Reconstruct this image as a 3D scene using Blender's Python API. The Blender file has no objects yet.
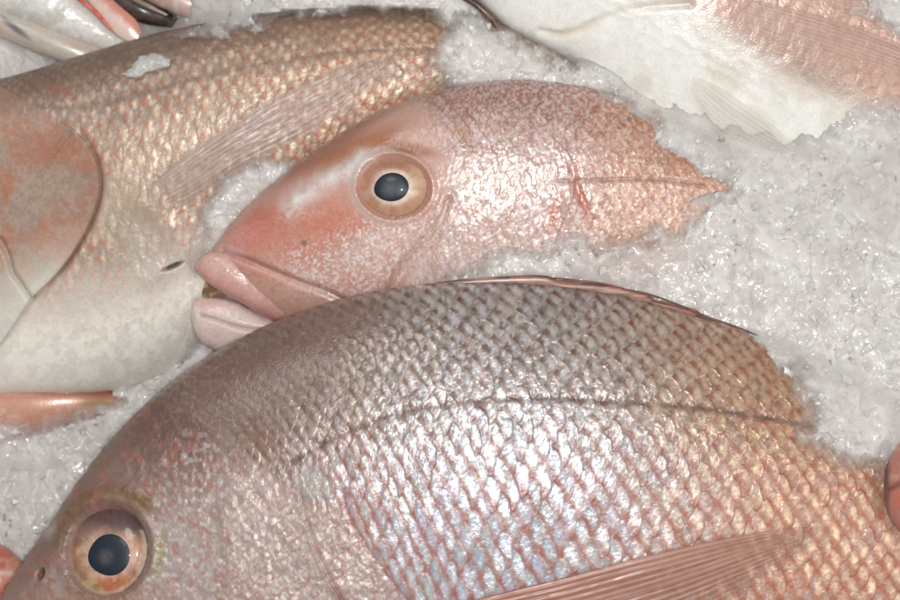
import bpy, math
import numpy as np

# ------------------------------------------------------------------ scale of the place
K = 0.00035            # metres per template unit (the counter is laid out on a 900 x 600 plan)
CAM_H = 0.95           # camera height above the plan
rng = np.random.default_rng(7)
COL = bpy.context.scene.collection

def lin(c):
    c = np.asarray(c, float) / 255.0
    return np.where(c <= 0.04045, c / 12.92, ((c + 0.055) / 1.055) ** 2.4)

def to_world(X, Y, z):
    f = K * (1 - z / CAM_H)
    return np.stack([(X - 450) * f, (300 - Y) * f, z + 0 * X], -1)

# ------------------------------------------------------------------ noise
def hash2(i, j, seed=0):
    i = i.astype(np.int64); j = j.astype(np.int64)
    h = (i * 374761393 + j * 668265263 + seed * 974634777) & 0xFFFFFFFF
    h = ((h ^ (h >> 13)) * 1274126177) & 0xFFFFFFFF
    h = ((h ^ (h >> 16)) * 2246822519) & 0xFFFFFFFF
    h = h ^ (h >> 15)
    return (h & 0xFFFFFF) / float(0xFFFFFF)

def vnoise(x, y, seed=0):
    xi = np.floor(x); yi = np.floor(y)
    fx = x - xi; fy = y - yi
    fx = fx * fx * fx * (fx * (fx * 6 - 15) + 10); fy = fy * fy * fy * (fy * (fy * 6 - 15) + 10)
    a = hash2(xi, yi, seed); b = hash2(xi + 1, yi, seed); c = hash2(xi, yi + 1, seed); d = hash2(xi + 1, yi + 1, seed)
    return (a * (1 - fx) + b * fx) * (1 - fy) + (c * (1 - fx) + d * fx) * fy

def fbm(x, y, seed=0, octv=4):
    s = 0; a = 0.5; t = 0
    for o in range(octv):
        s = s + a * vnoise(x, y, seed + o * 17); t += a
        x = x * 2.03 + 11.3; y = y * 2.03 + 5.7; a *= 0.5
    return s / t

def sst(a, b, x):
    t = np.clip((x - a) / (b - a), 0, 1)
    return t * t * (3 - 2 * t)

# ------------------------------------------------------------------ curves
def catmull(pts, n):
    """smooth curve through rows of pts, n samples, spaced by chord length of the first four columns"""
    P = np.asarray(pts, float)
    m = P[:, :2] if P.shape[1] < 4 else (P[:, :2] + P[:, 2:4]) / 2
    d = np.r_[0, np.cumsum(np.sqrt(np.hypot(*(np.diff(m, axis=0).T)) ** 2 + 1e-6))]
    u = np.linspace(0, d[-1], n)
    i = np.clip(np.searchsorted(d, u, side='right') - 1, 0, len(P) - 2)
    h = (d[i + 1] - d[i])[:, None]
    t = ((u - d[i]) / (d[i + 1] - d[i]))[:, None]
    T = np.zeros_like(P)
    T[1:-1] = (P[2:] - P[:-2]) / (d[2:] - d[:-2])[:, None]
    T[0] = (P[1] - P[0]) / (d[1] - d[0]); T[-1] = (P[-1] - P[-2]) / (d[-1] - d[-2])
    t2 = t * t; t3 = t2 * t
    return (2 * t3 - 3 * t2 + 1) * P[i] + (t3 - 2 * t2 + t) * h * T[i] + (-2 * t3 + 3 * t2) * P[i + 1] + (t3 - t2) * h * T[i + 1]

def dist_line(X, Y, pts, n=40):
    """distance to a smooth open curve, signed side (left of travel is +) and position along it 0..1"""
    C = catmull(pts, n)
    best = np.full(X.shape, 1e9); side = np.zeros(X.shape); pos = np.zeros(X.shape)
    for q in range(n - 1):
        a = C[q]; b = C[q + 1]; ab = b - a; L = ab @ ab + 1e-9
        t = np.clip(((X - a[0]) * ab[0] + (Y - a[1]) * ab[1]) / L, 0, 1)
        dx = X - a[0] - t * ab[0]; dy = Y - a[1] - t * ab[1]
        d = np.hypot(dx, dy); m = d < best
        best = np.where(m, d, best)
        side = np.where(m, np.sign(ab[0] * dy - ab[1] * dx), side)
        pos = np.where(m, (q + t) / (n - 1), pos)
    return best, side, pos

def poly_sd(X, Y, pts):
    """signed distance to a closed polygon, + inside"""
    P = np.asarray(pts, float); n = len(P)
    best = np.full(X.shape, 1e9); ins = np.zeros(X.shape, bool)
    for q in range(n):
        a = P[q]; b = P[(q + 1) % n]; ab = b - a; L = ab @ ab + 1e-9
        t = np.clip(((X - a[0]) * ab[0] + (Y - a[1]) * ab[1]) / L, 0, 1)
        best = np.minimum(best, np.hypot(X - a[0] - t * ab[0], Y - a[1] - t * ab[1]))
        c = ((a[1] > Y) != (b[1] > Y)) & (X < (b[0] - a[0]) * (Y - a[1]) / (b[1] - a[1] + 1e-12) + a[0])
        ins ^= c
    return np.where(ins, best, -best)

def blob(X, Y, cx, cy, rx, ry, ang=0, hard=0.0):
    a = math.radians(ang); dx = X - cx; dy = Y - cy
    u = (dx * math.cos(a) + dy * math.sin(a)) / rx; v = (-dx * math.sin(a) + dy * math.cos(a)) / ry
    r = np.sqrt(u * u + v * v)
    return 1 - sst(hard, 1.0, r)

def mix(c, col, w):
    return c + (lin(col) - c) * w[..., None]

# ------------------------------------------------------------------ meshes
def link_mesh(name, co, faces, mat, parent=None, col=None, mask=None, smooth=True):
    me = bpy.data.meshes.new(name)
    co = np.ascontiguousarray(co.reshape(-1, 3), dtype=np.float32)
    faces = np.ascontiguousarray(faces, dtype=np.int32); nf, w = faces.shape
    me.vertices.add(len(co)); me.vertices.foreach_set('co', co.ravel())
    me.loops.add(nf * w); me.loops.foreach_set('vertex_index', faces.ravel())
    me.polygons.add(nf)
    me.polygons.foreach_set('loop_start', np.arange(0, nf * w, w, dtype=np.int32))
    me.polygons.foreach_set('loop_total', np.full(nf, w, dtype=np.int32))
    me.polygons.foreach_set('use_smooth', np.full(nf, smooth, dtype=bool))
    me.update(calc_edges=True)
    for nm, A in (('Col', col), ('Mask', mask)):
        if A is not None:
            a = me.attributes.new(nm, 'FLOAT_COLOR', 'POINT')
            B = np.ones((len(co), 4), np.float32); B[:, :3] = A.reshape(-1, 3)
            a.data.foreach_set('color', B.ravel())
    me.materials.append(mat)
    o = bpy.data.objects.new(name, me); COL.objects.link(o)
    if parent is not None: o.parent = parent
    return o

def grid_faces(ns, nt, wrap):
    i, j = np.meshgrid(np.arange(ns - 1), np.arange(nt if wrap else nt - 1), indexing='ij')
    j2 = (j + 1) % nt
    return np.stack([i * nt + j, i * nt + j2, (i + 1) * nt + j2, (i + 1) * nt + j], -1).reshape(-1, 4)

def normals(Pw, wrap):
    ds = np.gradient(Pw, axis=0)
    dt = (np.roll(Pw, -1, 1) - np.roll(Pw, 1, 1)) if wrap else np.gradient(Pw, axis=1)
    n = np.cross(dt, ds)
    l = np.linalg.norm(n, axis=-1, keepdims=True)
    return n / np.maximum(l, 1e-14)

class Loft:
    """closed body between a dorsal and a ventral outline, oval sections; theta 0 = dorsal, pi = ventral, top half up"""
    def __init__(s, st, ns, ntop, nbot, plane, power=0.85):
        s.S = catmull(st, ns)
        s.D = s.S[:, 0:2]; s.V = s.S[:, 2:4]; s.w = np.maximum(s.S[:, 4], 0) * K
        th = np.r_[np.linspace(0, math.pi, ntop, endpoint=False), np.linspace(math.pi, 2 * math.pi, nbot, endpoint=False)]
        s.th = th; c = np.cos(th)[None]; si = np.sin(th)[None]
        mid = (s.D + s.V) / 2; half = (s.D - s.V) / 2
        s.X = mid[:, :1] + half[:, :1] * c; s.Y = mid[:, 1:] + half[:, 1:] * c
        s.zr = s.w[:, None] * np.sign(si) * np.abs(si) ** power
        s.z = plane(s.X, s.Y) + s.zr
        s.T = np.broadcast_to((th / math.pi)[None], s.X.shape)      # 0..1 top, 1..2 under
        mm = np.r_[0, np.cumsum(np.hypot(*np.diff(mid, axis=0).T))]
        s.A = np.broadcast_to(mm[:, None], s.X.shape)
        s.top = (s.T <= 1.0)
        s.P = to_world(s.X, s.Y, s.z)
        s.N = normals(s.P, True)
        i = len(s.X) // 2; j = ntop // 2
        if s.N[i, j, 2] < 0: s.N = -s.N
        s.ns, s.nt = s.X.shape
    def displaced(s, d):
        return s.P + s.N * d[..., None]
    def make(s, name, d, mat, parent, col, mask):
        co = s.displaced(d)
        s.co = co
        return link_mesh(name, co, grid_faces(s.ns, s.nt, True)[:, ::-1], mat, parent, col, mask)

def scales(a, b, asp=1.0, R=0.66, seed=0):
    """overlapping scales: a along the body, b row number (rows half staggered, half a pitch apart).
    returns da, db inside the scale that shows, edge (0 at its rim .. 1), random numbers of that scale"""
    hr = 0.5
    best = np.full(a.shape, 1e9); DA = np.zeros(a.shape); DB = np.zeros(a.shape); E = np.zeros(a.shape)
    I = np.zeros(a.shape); J = np.zeros(a.shape)
    fb = np.floor(b)
    for oj in (-1, 0, 1, 2):
        j = fb + oj
        off = 0.5 * (j % 2)
        fi = np.floor(a - off)
        for oi in (0, 1, -1):
            i = fi + oi
            ja = (hash2(i, j, seed + 5) - .5) * 0.10; jb = (hash2(i, j, seed + 6) - .5) * 0.10
            da = a - (i + off) - ja; db = (b - j) * hr * asp - jb
            r = np.sqrt(da * da / (R * R * 1.15) + db * db / (R * R * .72))
            ca = i + off
            m = (r < 1) & (ca < best)
            best = np.where(m, ca, best); DA = np.where(m, da, DA); DB = np.where(m, db, DB); E = np.where(m, 1 - r, E)
            I = np.where(m, i, I); J = np.where(m, j, J)
    return DA, DB, E, hash2(I, J, seed + 1), hash2(I, J, seed + 2), hash2(I, J, seed + 3)

def shards(X, Y, c, seed, tilt):
    """height of angular chips: nearest jittered site, each chip a tilted flat"""
    x = X / c; y = Y / c
    xi = np.floor(x); yi = np.floor(y)
    best = np.full(X.shape, 1e9); H = np.zeros(X.shape); ID = np.zeros(X.shape)
    for oi in (-1, 0, 1):
        for oj in (-1, 0, 1):
            i = xi + oi; j = yi + oj
            sx = i + hash2(i, j, seed); sy = j + hash2(i, j, seed + 1)
            an = hash2(i, j, seed + 2) * 3.14; st = 1 + 1.2 * hash2(i, j, seed + 6)
            dx = x - sx; dy = y - sy
            u = (dx * np.cos(an) + dy * np.sin(an)) * st; v = -dx * np.sin(an) + dy * np.cos(an)
            r = np.maximum(np.abs(u), np.abs(v) + .35 * np.abs(u)) - .3 * hash2(i, j, seed + 3)
            hh = hash2(i, j, seed + 3) + tilt * ((hash2(i, j, seed + 4) - .5) * dx + (hash2(i, j, seed + 5) - .5) * dy)
            m = r < best
            best = np.where(m, r, best); H = np.where(m, hh, H); ID = np.where(m, hash2(i, j, seed + 7), ID)
    return H, ID

def flecks(X, Y, c, seed):
    """tiny mirror flakes in the skin: each jittered cell a flat of its own tilt; returns height (in cell units) and a random number"""
    x = X / c; y = Y / c
    xi = np.floor(x); yi = np.floor(y)
    best = np.full(X.shape, 1e9); H = np.zeros(X.shape); ID = np.zeros(X.shape)
    for oi in (-1, 0, 1):
        for oj in (-1, 0, 1):
            i = xi + oi; j = yi + oj
            dx = x - i - hash2(i, j, seed); dy = y - j - hash2(i, j, seed + 1)
            r = dx * dx + dy * dy
            m = r < best
            best = np.where(m, r, best)
            H = np.where(m, (hash2(i, j, seed + 4) - .5) * dx + (hash2(i, j, seed + 5) - .5) * dy, H); ID = np.where(m, hash2(i, j, seed + 7), ID)
    return H, ID

# ------------------------------------------------------------------ materials
def new_mat(name):
    m = bpy.data.materials.new(name); m.use_nodes = True
    nt = m.node_tree; b = nt.nodes['Principled BSDF']
    return m, nt, b

def skin_material(name, coat=0.5, bump=0.25, rough=(0.22, 0.55), sss=0.08, nscale=1400):
    m, nt, b = new_mat(name)
    L = nt.links.new
    at = nt.nodes.new('ShaderNodeAttribute'); at.attribute_name = 'Col'
    mk = nt.nodes.new('ShaderNodeAttribute'); mk.attribute_name = 'Mask'
    sep = nt.nodes.new('ShaderNodeSeparateColor'); L(mk.outputs['Color'], sep.inputs[0])
    tc = nt.nodes.new('ShaderNodeTexCoord')
    no = nt.nodes.new('ShaderNodeTexNoise'); no.inputs['Scale'].default_value = nscale; no.inputs['Detail'].default_value = 3
    L(tc.outputs['Object'], no.inputs['Vector'])
    hsv = nt.nodes.new('ShaderNodeHueSaturation')
    mr = nt.nodes.new('ShaderNodeMapRange'); mr.inputs[1].default_value = 0.3; mr.inputs[2].default_value = 0.7
    mr.inputs[3].default_value = 0.93; mr.inputs[4].default_value = 1.07
    L(no.outputs['Fac'], mr.inputs[0]); L(mr.outputs[0], hsv.inputs['Value'])
    L(at.outputs['Color'], hsv.inputs['Color']); L(hsv.outputs[0], b.inputs['Base Color'])
    L(sep.outputs[0], b.inputs['Metallic'])
    rr = nt.nodes.new('ShaderNodeMapRange'); rr.inputs[3].default_value = rough[0]; rr.inputs[4].default_value = rough[1]
    L(sep.outputs[1], rr.inputs[0]); L(rr.outputs[0], b.inputs['Roughness'])
    bp = nt.nodes.new('ShaderNodeBump'); bp.inputs['Strength'].default_value = bump; bp.inputs['Distance'].default_value = 0.0004
    L(no.outputs['Fac'], bp.inputs['Height']); L(bp.outputs[0], b.inputs['Normal'])
    b.inputs['Subsurface Weight'].default_value = sss; b.inputs['Subsurface Radius'].default_value = (1, .4, .25)
    b.inputs['Subsurface Scale'].default_value = 0.003
    b.inputs['Coat Weight'].default_value = coat; b.inputs['Coat Roughness'].default_value = 0.16
    L(bp.outputs[0], b.inputs['Coat Normal'])
    return m

def fin_material(name):
    m, nt, b = new_mat(name); L = nt.links.new
    at = nt.nodes.new('ShaderNodeAttribute'); at.attribute_name = 'Col'
    mk = nt.nodes.new('ShaderNodeAttribute'); mk.attribute_name = 'Mask'
    sep = nt.nodes.new('ShaderNodeSeparateColor'); L(mk.outputs['Color'], sep.inputs[0])
    L(at.outputs['Color'], b.inputs['Base Color']); L(sep.outputs[0], b.inputs['Alpha'])
    b.inputs['Roughness'].default_value = 0.46
    b.inputs['Coat Weight'].default_value = 0.25; b.inputs['Coat Roughness'].default_value = 0.2
    return m

M_SKIN = skin_material('scaled_skin', coat=0.14)
M_GLOSS = skin_material('glossy_skin', coat=0.38, bump=0.10, rough=(0.26, 0.5), sss=.1)
M_DULL = skin_material('dull_skin', coat=0.10, bump=0.15, rough=(0.30, 0.62))
M_WET = skin_material('smooth_skin', coat=0.35, bump=0.12, sss=0.18, nscale=900)
M_FIN = fin_material('fin_membrane')
def eye_material(name, coat=1.0, rough=0.3):
    m, nt, b = new_mat(name)
    at = nt.nodes.new('ShaderNodeAttribute'); at.attribute_name = 'Col'
    nt.links.new(at.outputs['Color'], b.inputs['Base Color'])
    b.inputs['Roughness'].default_value = rough; b.inputs['Coat Weight'].default_value = coat
    b.inputs['Coat Roughness'].default_value = 0.06
    return m
M_EYE = eye_material('wet_iris', 0.6, 0.4)
M_PUPIL = eye_material('cloudy_pupil', 0.15, 0.45)

def ice_material(name, trans=0.0, see_through=False):
    m, nt, b = new_mat(name); L = nt.links.new
    at = nt.nodes.new('ShaderNodeAttribute'); at.attribute_name = 'Col'
    tc = nt.nodes.new('ShaderNodeTexCoord')
    no = nt.nodes.new('ShaderNodeTexNoise'); no.inputs['Scale'].default_value = 700; no.inputs['Detail'].default_value = 4
    L(tc.outputs['Object'], no.inputs['Vector'])
    bp = nt.nodes.new('ShaderNodeBump'); bp.inputs['Strength'].default_value = 0.18; bp.inputs['Distance'].default_value = 0.0006
    L(no.outputs['Fac'], bp.inputs['Height']); L(bp.outputs[0], b.inputs['Normal'])
    L(at.outputs['Color'], b.inputs['Base Color'])
    if see_through:
        mk = nt.nodes.new('ShaderNodeAttribute'); mk.attribute_name = 'Mask'; L(mk.outputs['Fac'], b.inputs['Alpha'])
    b.inputs['Coat Weight'].default_value = .35; b.inputs['Coat Roughness'].default_value = .12
    b.inputs['Roughness'].default_value = 0.32; b.inputs['IOR'].default_value = 1.31
    b.inputs['Transmission Weight'].default_value = trans
    b.inputs['Subsurface Weight'].default_value = 0.75
    b.inputs['Subsurface Radius'].default_value = (1, 1, 1.02); b.inputs['Subsurface Scale'].default_value = 0.007
    return m
M_ICE = ice_material('wet_ice', 0, True)
M_LUMP = ice_material('wet_ice_lump')

def thing(name, X, Y, z, label, cat, group=None):
    o = bpy.data.objects.new(name, None); COL.objects.link(o)
    o.empty_display_size = 0.01
    o['label'] = label; o['category'] = cat
    if group: o['group'] = group
    return o
GROUP = 'whole fish laid on crushed ice'

# ------------------------------------------------------------------ helper shapes
EXTRA = []
def thin_loft(name, st, ns, nt, plane, paint, mat, parent, power=0.7, nbot=16, disp=None):
    L = Loft(st, ns, nt, nbot, plane, power)
    col, mask = paint(L)
    d = disp(L) if disp else np.zeros(L.X.shape)
    o = L.make(name, d, mat, parent, col, mask)
    if mat is not M_FIN: EXTRA.append(L)
    return L, o

def tube(name, pts, r, mat, parent, color, nr=8, n=24):
    """tapered spine along plan points (X, Y, z)"""
    C = catmull([(p[0], p[1]) for p in pts], n)
    zz = np.interp(np.linspace(0, 1, n), np.linspace(0, 1, len(pts)), [p[2] for p in pts])
    P = to_world(C[:, 0], C[:, 1], zz)
    T = np.gradient(P, axis=0); T /= np.linalg.norm(T, axis=1, keepdims=True)
    s = np.cross(T, [0, 0, 1.0]); s /= np.linalg.norm(s, axis=1, keepdims=True); u = np.cross(s, T)
    rad = r * K * np.interp(np.linspace(0, 1, n), [0, .15, .8, 1], [.5, 1, .6, .08])
    a = np.linspace(0, 2 * math.pi, nr, endpoint=False)
    co = P[:, None] + rad[:, None, None] * (np.cos(a)[None, :, None] * s[:, None] + np.sin(a)[None, :, None] * u[:, None])
    col = np.broadcast_to(lin(color), co.shape) * (0.85 + .3 * rng.random(co.shape[:2]))[..., None]
    return link_mesh(name, co, grid_faces(n, nr, True), mat, parent, col, np.full(co.shape, 0.9))

def make_eye(parent, body, cx, cy, rx, ry, ang, prx, pry, pang, pcx, pcy, bulge, iris_fn, pupil_col, teardrop=0):
    """eyeball dome (iris) with the pupil as its sub-part, seated on the plane of the surrounding skin"""
    Xb, Yb = body.X, body.Y
    r = np.hypot((Xb - cx) / rx, (Yb - cy) / ry)
    m = (r > 1.0) & (r < 1.5) & body.top
    A = np.stack([Xb[m] - cx, Yb[m] - cy, np.ones(m.sum())], -1)
    pl, *_ = np.linalg.lstsq(A, body.z[m], rcond=None)
    a = math.radians(ang)
    def dome(name, cx_, cy_, rx_, ry_, ang_, par, colf, zf, mat, nr=60, na=140, drop=0):
        a_ = math.radians(ang_)
        rr = np.linspace(0.0, 1, nr) ** 0.9; rr[0] = 0.002
        th = np.linspace(0, 2 * math.pi, na, endpoint=False)
        RR, TH = np.meshgrid(rr, th, indexing='ij')
        sh = 1 + drop * np.maximum(0, np.cos(TH - math.radians(165))) ** 6
        u = RR * rx_ * np.cos(TH) * sh; v = RR * ry_ * np.sin(TH) * sh
        X = cx_ + u * math.cos(a_) - v * math.sin(a_); Y = cy_ + u * math.sin(a_) + v * math.cos(a_)
        base = pl[0] * (X - cx) + pl[1] * (Y - cy) + pl[2]
        z = base + zf(X, Y, RR)
        return link_mesh(name, to_world(X, Y, z), grid_faces(nr, na, True), mat, par, colf(X, Y, RR, TH), None)
    def iris_z(X, Y, R_=None):
        u = ((X - cx) * math.cos(a) + (Y - cy) * math.sin(a)) / rx; v = (-(X - cx) * math.sin(a) + (Y - cy) * math.cos(a)) / ry
        q = np.clip(1 - u * u - v * v, 0, 1)
        return bulge * q ** 0.75 - 0.0016 * (1 - q) ** 3
    e = dome('eye', cx, cy, rx, ry, ang, parent, iris_fn, lambda X, Y, R_: iris_z(X, Y), M_EYE)
    dome('pupil', pcx, pcy, prx, pry, pang, e, pupil_col,
         lambda X, Y, R_: iris_z(X, Y) + 0.00035 * (1 - R_ ** 4) - 0.0002 * R_ ** 6, M_PUPIL, drop=teardrop)
    return e

def socket(X, Y, cx, cy, rx, ry, ang=0):
    a = math.radians(ang)
    u = ((X - cx) * math.cos(a) + (Y - cy) * math.sin(a)) / rx; v = (-(X - cx) * math.sin(a) + (Y - cy) * math.cos(a)) / ry
    r = np.hypot(u, v)
    return -0.0045 * (1 - sst(0.80, 1.02, r)) + 0.0006 * np.exp(-((r - 1.13) / 0.10) ** 2), r

def plane_fn(z_at, y_at, g, gx=0.0, x_at=450):
    return lambda X, Y: z_at + g * (y_at - Y) * K + gx * (X - x_at) * K

def irid(rand, n):
    """interference tints of the guanine layer: a small hue shift per scale"""
    h = np.stack([1 + .05 * np.sin(6.28 * rand), 1 + .03 * np.sin(6.28 * rand + 2.1), 1 + .06 * np.sin(6.28 * rand + 4.2)], -1)
    return h

# ================================================================== 1. the big bream in front
PL_F = plane_fn(0.030, 280, 0.075)
front = thing('sea_bream', 0, 0, 0, 'largest silver pink sea bream in the foreground, its eye near the lower left corner', 'fish', GROUP)
stF = [(-48, 700, -48, 702, 0), (-34, 655, -36, 735, 20), (0, 598, -2, 772, 40), (45, 530, 55, 805, 54), (98, 455, 125, 832, 66),
       (160, 391, 205, 850, 76), (240, 338, 300, 858, 84), (340, 299, 400, 860, 90), (450, 282, 500, 850, 93), (560, 285, 600, 835, 91),
       (660, 304, 690, 812, 85), (765, 338, 785, 782, 76), (860, 380, 870, 752, 66), (960, 425, 960, 720, 54), (1080, 480, 1080, 665, 36),
       (1180, 515, 1180, 625, 24), (1230, 522, 1230, 618, 10)]
LF = Loft(stF, 1500, 720, 40, PL_F, 0.82)
def front_body():
    X, Y, T, A = LF.X, LF.Y, LF.T, LF.A
    wob = fbm(X / 60, Y / 60, 3) - .5
    # --- where the scales start and how large they are
    px = np.interp(X[:, :1], [100, 200, 300, 420, 540, 640, 760, 900, 1200], [10, 11, 14.5, 20, 23.5, 22, 19, 16.5, 13])[:, 0]
    xs = LF.S[:, 0] * .45 + LF.S[:, 2] * .55
    pit = np.interp(xs, [60, 180, 280, 400, 540, 650, 760, 900, 1200], [8, 9, 10.5, 15.5, 21.5, 21.5, 19.5, 17.5, 14])
    a = np.cumsum(np.gradient(LF.A[:, 0]) / pit)[:, None] + 0 * X
    rows = 2 * 560 / 22.5
    hN = np.clip((1 - np.cos(math.pi * T)) / 2, 0, 1)
    b = np.interp(hN * 570, [0, 80, 150, 300, 570], [0, 8, 13.0, 21.0, 34]) * np.interp(X, [100, 280, 430, 560], [1.5, 1.35, 1.08, 1]) + np.where(T > 1, 200, 0)
    a = a + 2.6 * (T - .45) ** 2 * np.where(T < .45, 3.2, 1) + .25 * wob        # columns curve with the body
    a0 = a + .16 * (fbm(X / 9, Y / 9, 12, 2) - .5); b0 = b + .24 * (fbm(X / 9, Y / 11, 13, 2) - .5)
    fk, fid = flecks(X + .3 * Y, Y * .8, 3.3, 16)
    DA, DB, E, r1, r2, r3 = scales(a0, b0, 1.0, 0.70, 11)
    strk = vnoise(X / 1.5 + Y / 5, Y / 6 - X / 9, 14); cell = fbm(X / 3.6, Y / 3.6, 15, 2)
    dh, sh, _ = dist_line(X, Y, [(120, 380), (190, 415), (235, 455), (262, 470), (285, 490), (330, 510), (360, 545), (400, 610), (420, 680)])
    body = sst(-26, 22, -sh * dh)                     # 1 = scaled body, 0 = head
    cheek = np.clip(sst(215, 240, X) * sst(440, 490, Y) * (1 - body), 0, 1)
    fb = body
    # --- height
    h = (0.00013 * (DA + .3) + 0.00004 * sst(0, .60, E) + .00006 * (cell - .5) + .00004 * (strk - .5) + .00017 * fk
         + 0.00030 * (r1 - .5) * DA / .5 + 0.00042 * (r2 - .5) * DB / .4)
    szf = np.clip(pit / 22, .35, 1)[:, None]
    napeh = blob(X, Y, 215, 385, 190, 95, -38, .25)
    d = h * (1 - .65 * napeh) * (0.10 + .90 * fb) * szf * (LF.top) * np.clip(1.0 - .0 * T, 0, 1)
    # gill-cover scales, finer
    ca = (X + .25 * Y + 30 * wob) / 11 + .7 * (fbm(X / 9, Y / 9, 18, 2) - .5); cb = (Y - .15 * X - 24 * wob) / 6.6 + 1.1 * (fbm(X / 9, Y / 9, 19, 2) - .5)
    da2, db2, e2, q1, q2, q3 = scales(ca, cb, 1.0, .68, 23)
    d += cheek * (0.00016 * da2 + .0001 * sst(0, .35, e2) + .0003 * (q1 - .5) * db2)
    # --- head relief
    so, re = socket(X, Y, 107, 551, 42, 47, 15)
    d += so * LF.top
    head = 1 - body
    d += head * 0.0004 * (fbm(X / 7, Y / 7, 5, 3) - .5) * 2
    d1, s1, p1 = dist_line(X, Y, [(222, 430), (214, 470), (211, 520), (206, 565), (196, 620), (180, 680)])
    d += -0.0003 * np.exp(-(d1 / 7) ** 2) + 0.0006 * sst(-26, 0, -d1 * (s1 > 0)) * (s1 > 0) * 0
    d2, s2, p2 = dist_line(X, Y, [(296, 466), (300, 500), (309, 535), (326, 575), (352, 620), (372, 680)])
    lip = np.exp(-np.clip(d2, 0, 99) / 9) * (s2 > 0)
    d += 0.0008 * lip * sst(.02, .25, p2) - .0009 * np.exp(-(d2 / 3.0) ** 2) * (s2 <= 0) * sst(.02, .2, p2)
    d3, s3, p3 = dist_line(X, Y, [(342, 492), (352, 520), (368, 548), (390, 578), (415, 612), (430, 660)])
    d += -0.00025 * np.exp(-(d3 / 4.5) ** 2)
    # brow ridge over the eye, nostril
    db_, sb_, pb = dist_line(X, Y, [(52, 560), (66, 520), (92, 496), (122, 490), (150, 506)])
    d += .0009 * np.exp(-(db_ / 7) ** 2)
    nos = blob(X, Y, 40, 574, 5, 8.5, 22, .3)
    d -= .0022 * nos
    # lateral line: pierced scales
    dl, sl, pl = dist_line(X, Y, [(284, 468), (330, 440), (395, 414), (460, 402), (530, 398), (610, 401), (700, 408), (800, 424), (900, 452)])
    ll = np.exp(-(dl / 3.8) ** 2) * (.55 + .6 * np.abs(np.sin(pl * 62)))
    d += -.00018 * ll * LF.top
    # --- pigment, with scale glints painted in
    n1 = fbm(X / 40, Y / 40, 31); n2 = fbm(X / 9, Y / 9, 37, 3); n3 = fbm(X / 4, Y / 4, 39, 2)
    xg = sst(520, 800, X)
    silver = np.array(lin((180, 190, 202))); gold = lin((184, 148, 122)); pink = lin((196, 166, 150))
    base = silver + (gold - silver) * (xg * (1 - sst(.0, .6, hN) * .3))[..., None]
    base = base + (pink - base) * (0.55 * (1 - sst(330, 460, X)))[..., None]
    dors = (1 - sst(.12, .42, hN + .1 * (n1 - .5)))
    base = mix(base, (158, 140, 126), 0.8 * (1 - sst(.08, .36, hN + .05 * (n1 - .5))))
    nape = np.clip(blob(X, Y, 215, 385, 190, 95, -38, .25) + .8 * blob(X, Y, 330, 330, 120, 40, -20, .2), 0, 1)
    base = mix(base, (158, 136, 124), .5 * dors)
    base = base * irid(r3, 0) * (0.84 + .12 * r2 + .5 * (cell - .5) + (.34 + .5 * dors) * (fid - .42))[..., None]
    red = np.broadcast_to(lin((156, 82, 58)), X.shape + (3,))
    brown = lin((92, 58, 42))
    rim = 1 - sst(.02, .50, E + .16 * (n2 - .5))
    core = 1 - sst(-.2, .26, DA + .10 + .25 * (cell - .5))            # the root of the scale that shows
    su = (DA - .16) * .70 + DB * .71; sv = (DA - .16) * .71 - DB * .70
    cored = np.exp(-(su / .36) ** 2 - (sv / .17) ** 2) * 1.1 * (.25 + 1.0 * cell + .45 * r1)
    dline = np.exp(-((sv + .05) / .14) ** 2) * (.65 + .6 * n2)
    edge = np.clip(rim * (.30 + .5 * n1) * (1 - .85 * dors) + .60 * core * (1 - dors) + .95 * dline * (1 - dors) + 1.05 * cored * dors + .08 * dors * n1, 0, 1)
    edge = edge * np.interp(hN, [0, .12, .3, .5, .7], [.98, .95, .82, .95, .95]) * (.62 + .7 * n2)
    edgecol = red + (brown - red) * (dors * (1 - .45 * xg))[..., None]
    c = base + (edgecol - base) * np.clip(edge, 0, .92)[..., None]
    glint = np.exp(-((DA - .48) / .22) ** 2 - (DB / .30) ** 2) * (.35 + .9 * fid) * (.5 + .7 * r2) * sst(250, 420, X + .3 * (Y - 400))  # bright glint on each scale, painted into the colour
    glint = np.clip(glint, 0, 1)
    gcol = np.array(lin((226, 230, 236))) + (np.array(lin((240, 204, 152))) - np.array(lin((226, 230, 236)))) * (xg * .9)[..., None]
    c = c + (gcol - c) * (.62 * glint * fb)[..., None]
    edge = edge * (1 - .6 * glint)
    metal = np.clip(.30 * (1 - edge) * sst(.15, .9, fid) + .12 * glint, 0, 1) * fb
    nc = np.broadcast_to(lin((134, 108, 98)), X.shape + (3,)) * (.85 + .3 * n2)[..., None]
    nc = mix(nc, (186, 176, 172), .50 * sst(.55, .95, vnoise(X / 2.4, Y / 2.4, 62)) * n1 * 1.6); nc = mix(nc, (96, 72, 62), .5 * sst(.5, .7, n2))
    c = c + (nc - c) * (.70 * nape)[..., None]; metal = metal * (1 - .6 * nape)
    # olive glints on the back, orange wash to the tail
    c = mix(c, (150, 148, 92), dors * .08 * sst(.55, .75, fbm(X / 11, Y / 11, 43, 2)))
    c = mix(c, (190, 112, 76), .55 * sst(580, 860, X) * n2 * (1 - .7 * glint))
    c = mix(c, (206, 176, 138), .30 * sst(.52, .68, fbm(X / 8, Y / 8, 44, 2)) * sst(560, 720, X) * (1 - edge))
    # head pigment
    hc = np.broadcast_to(lin((152, 126, 116)), X.shape + (3,)).copy()
    hc = mix(hc, (110, 84, 76), .95 * blob(X, Y, 190, 405, 150, 90, -38, .2))
    hc = mix(hc, (128, 96, 84), .6 * blob(X, Y, 60, 520, 120, 34, -55, .2))
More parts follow.
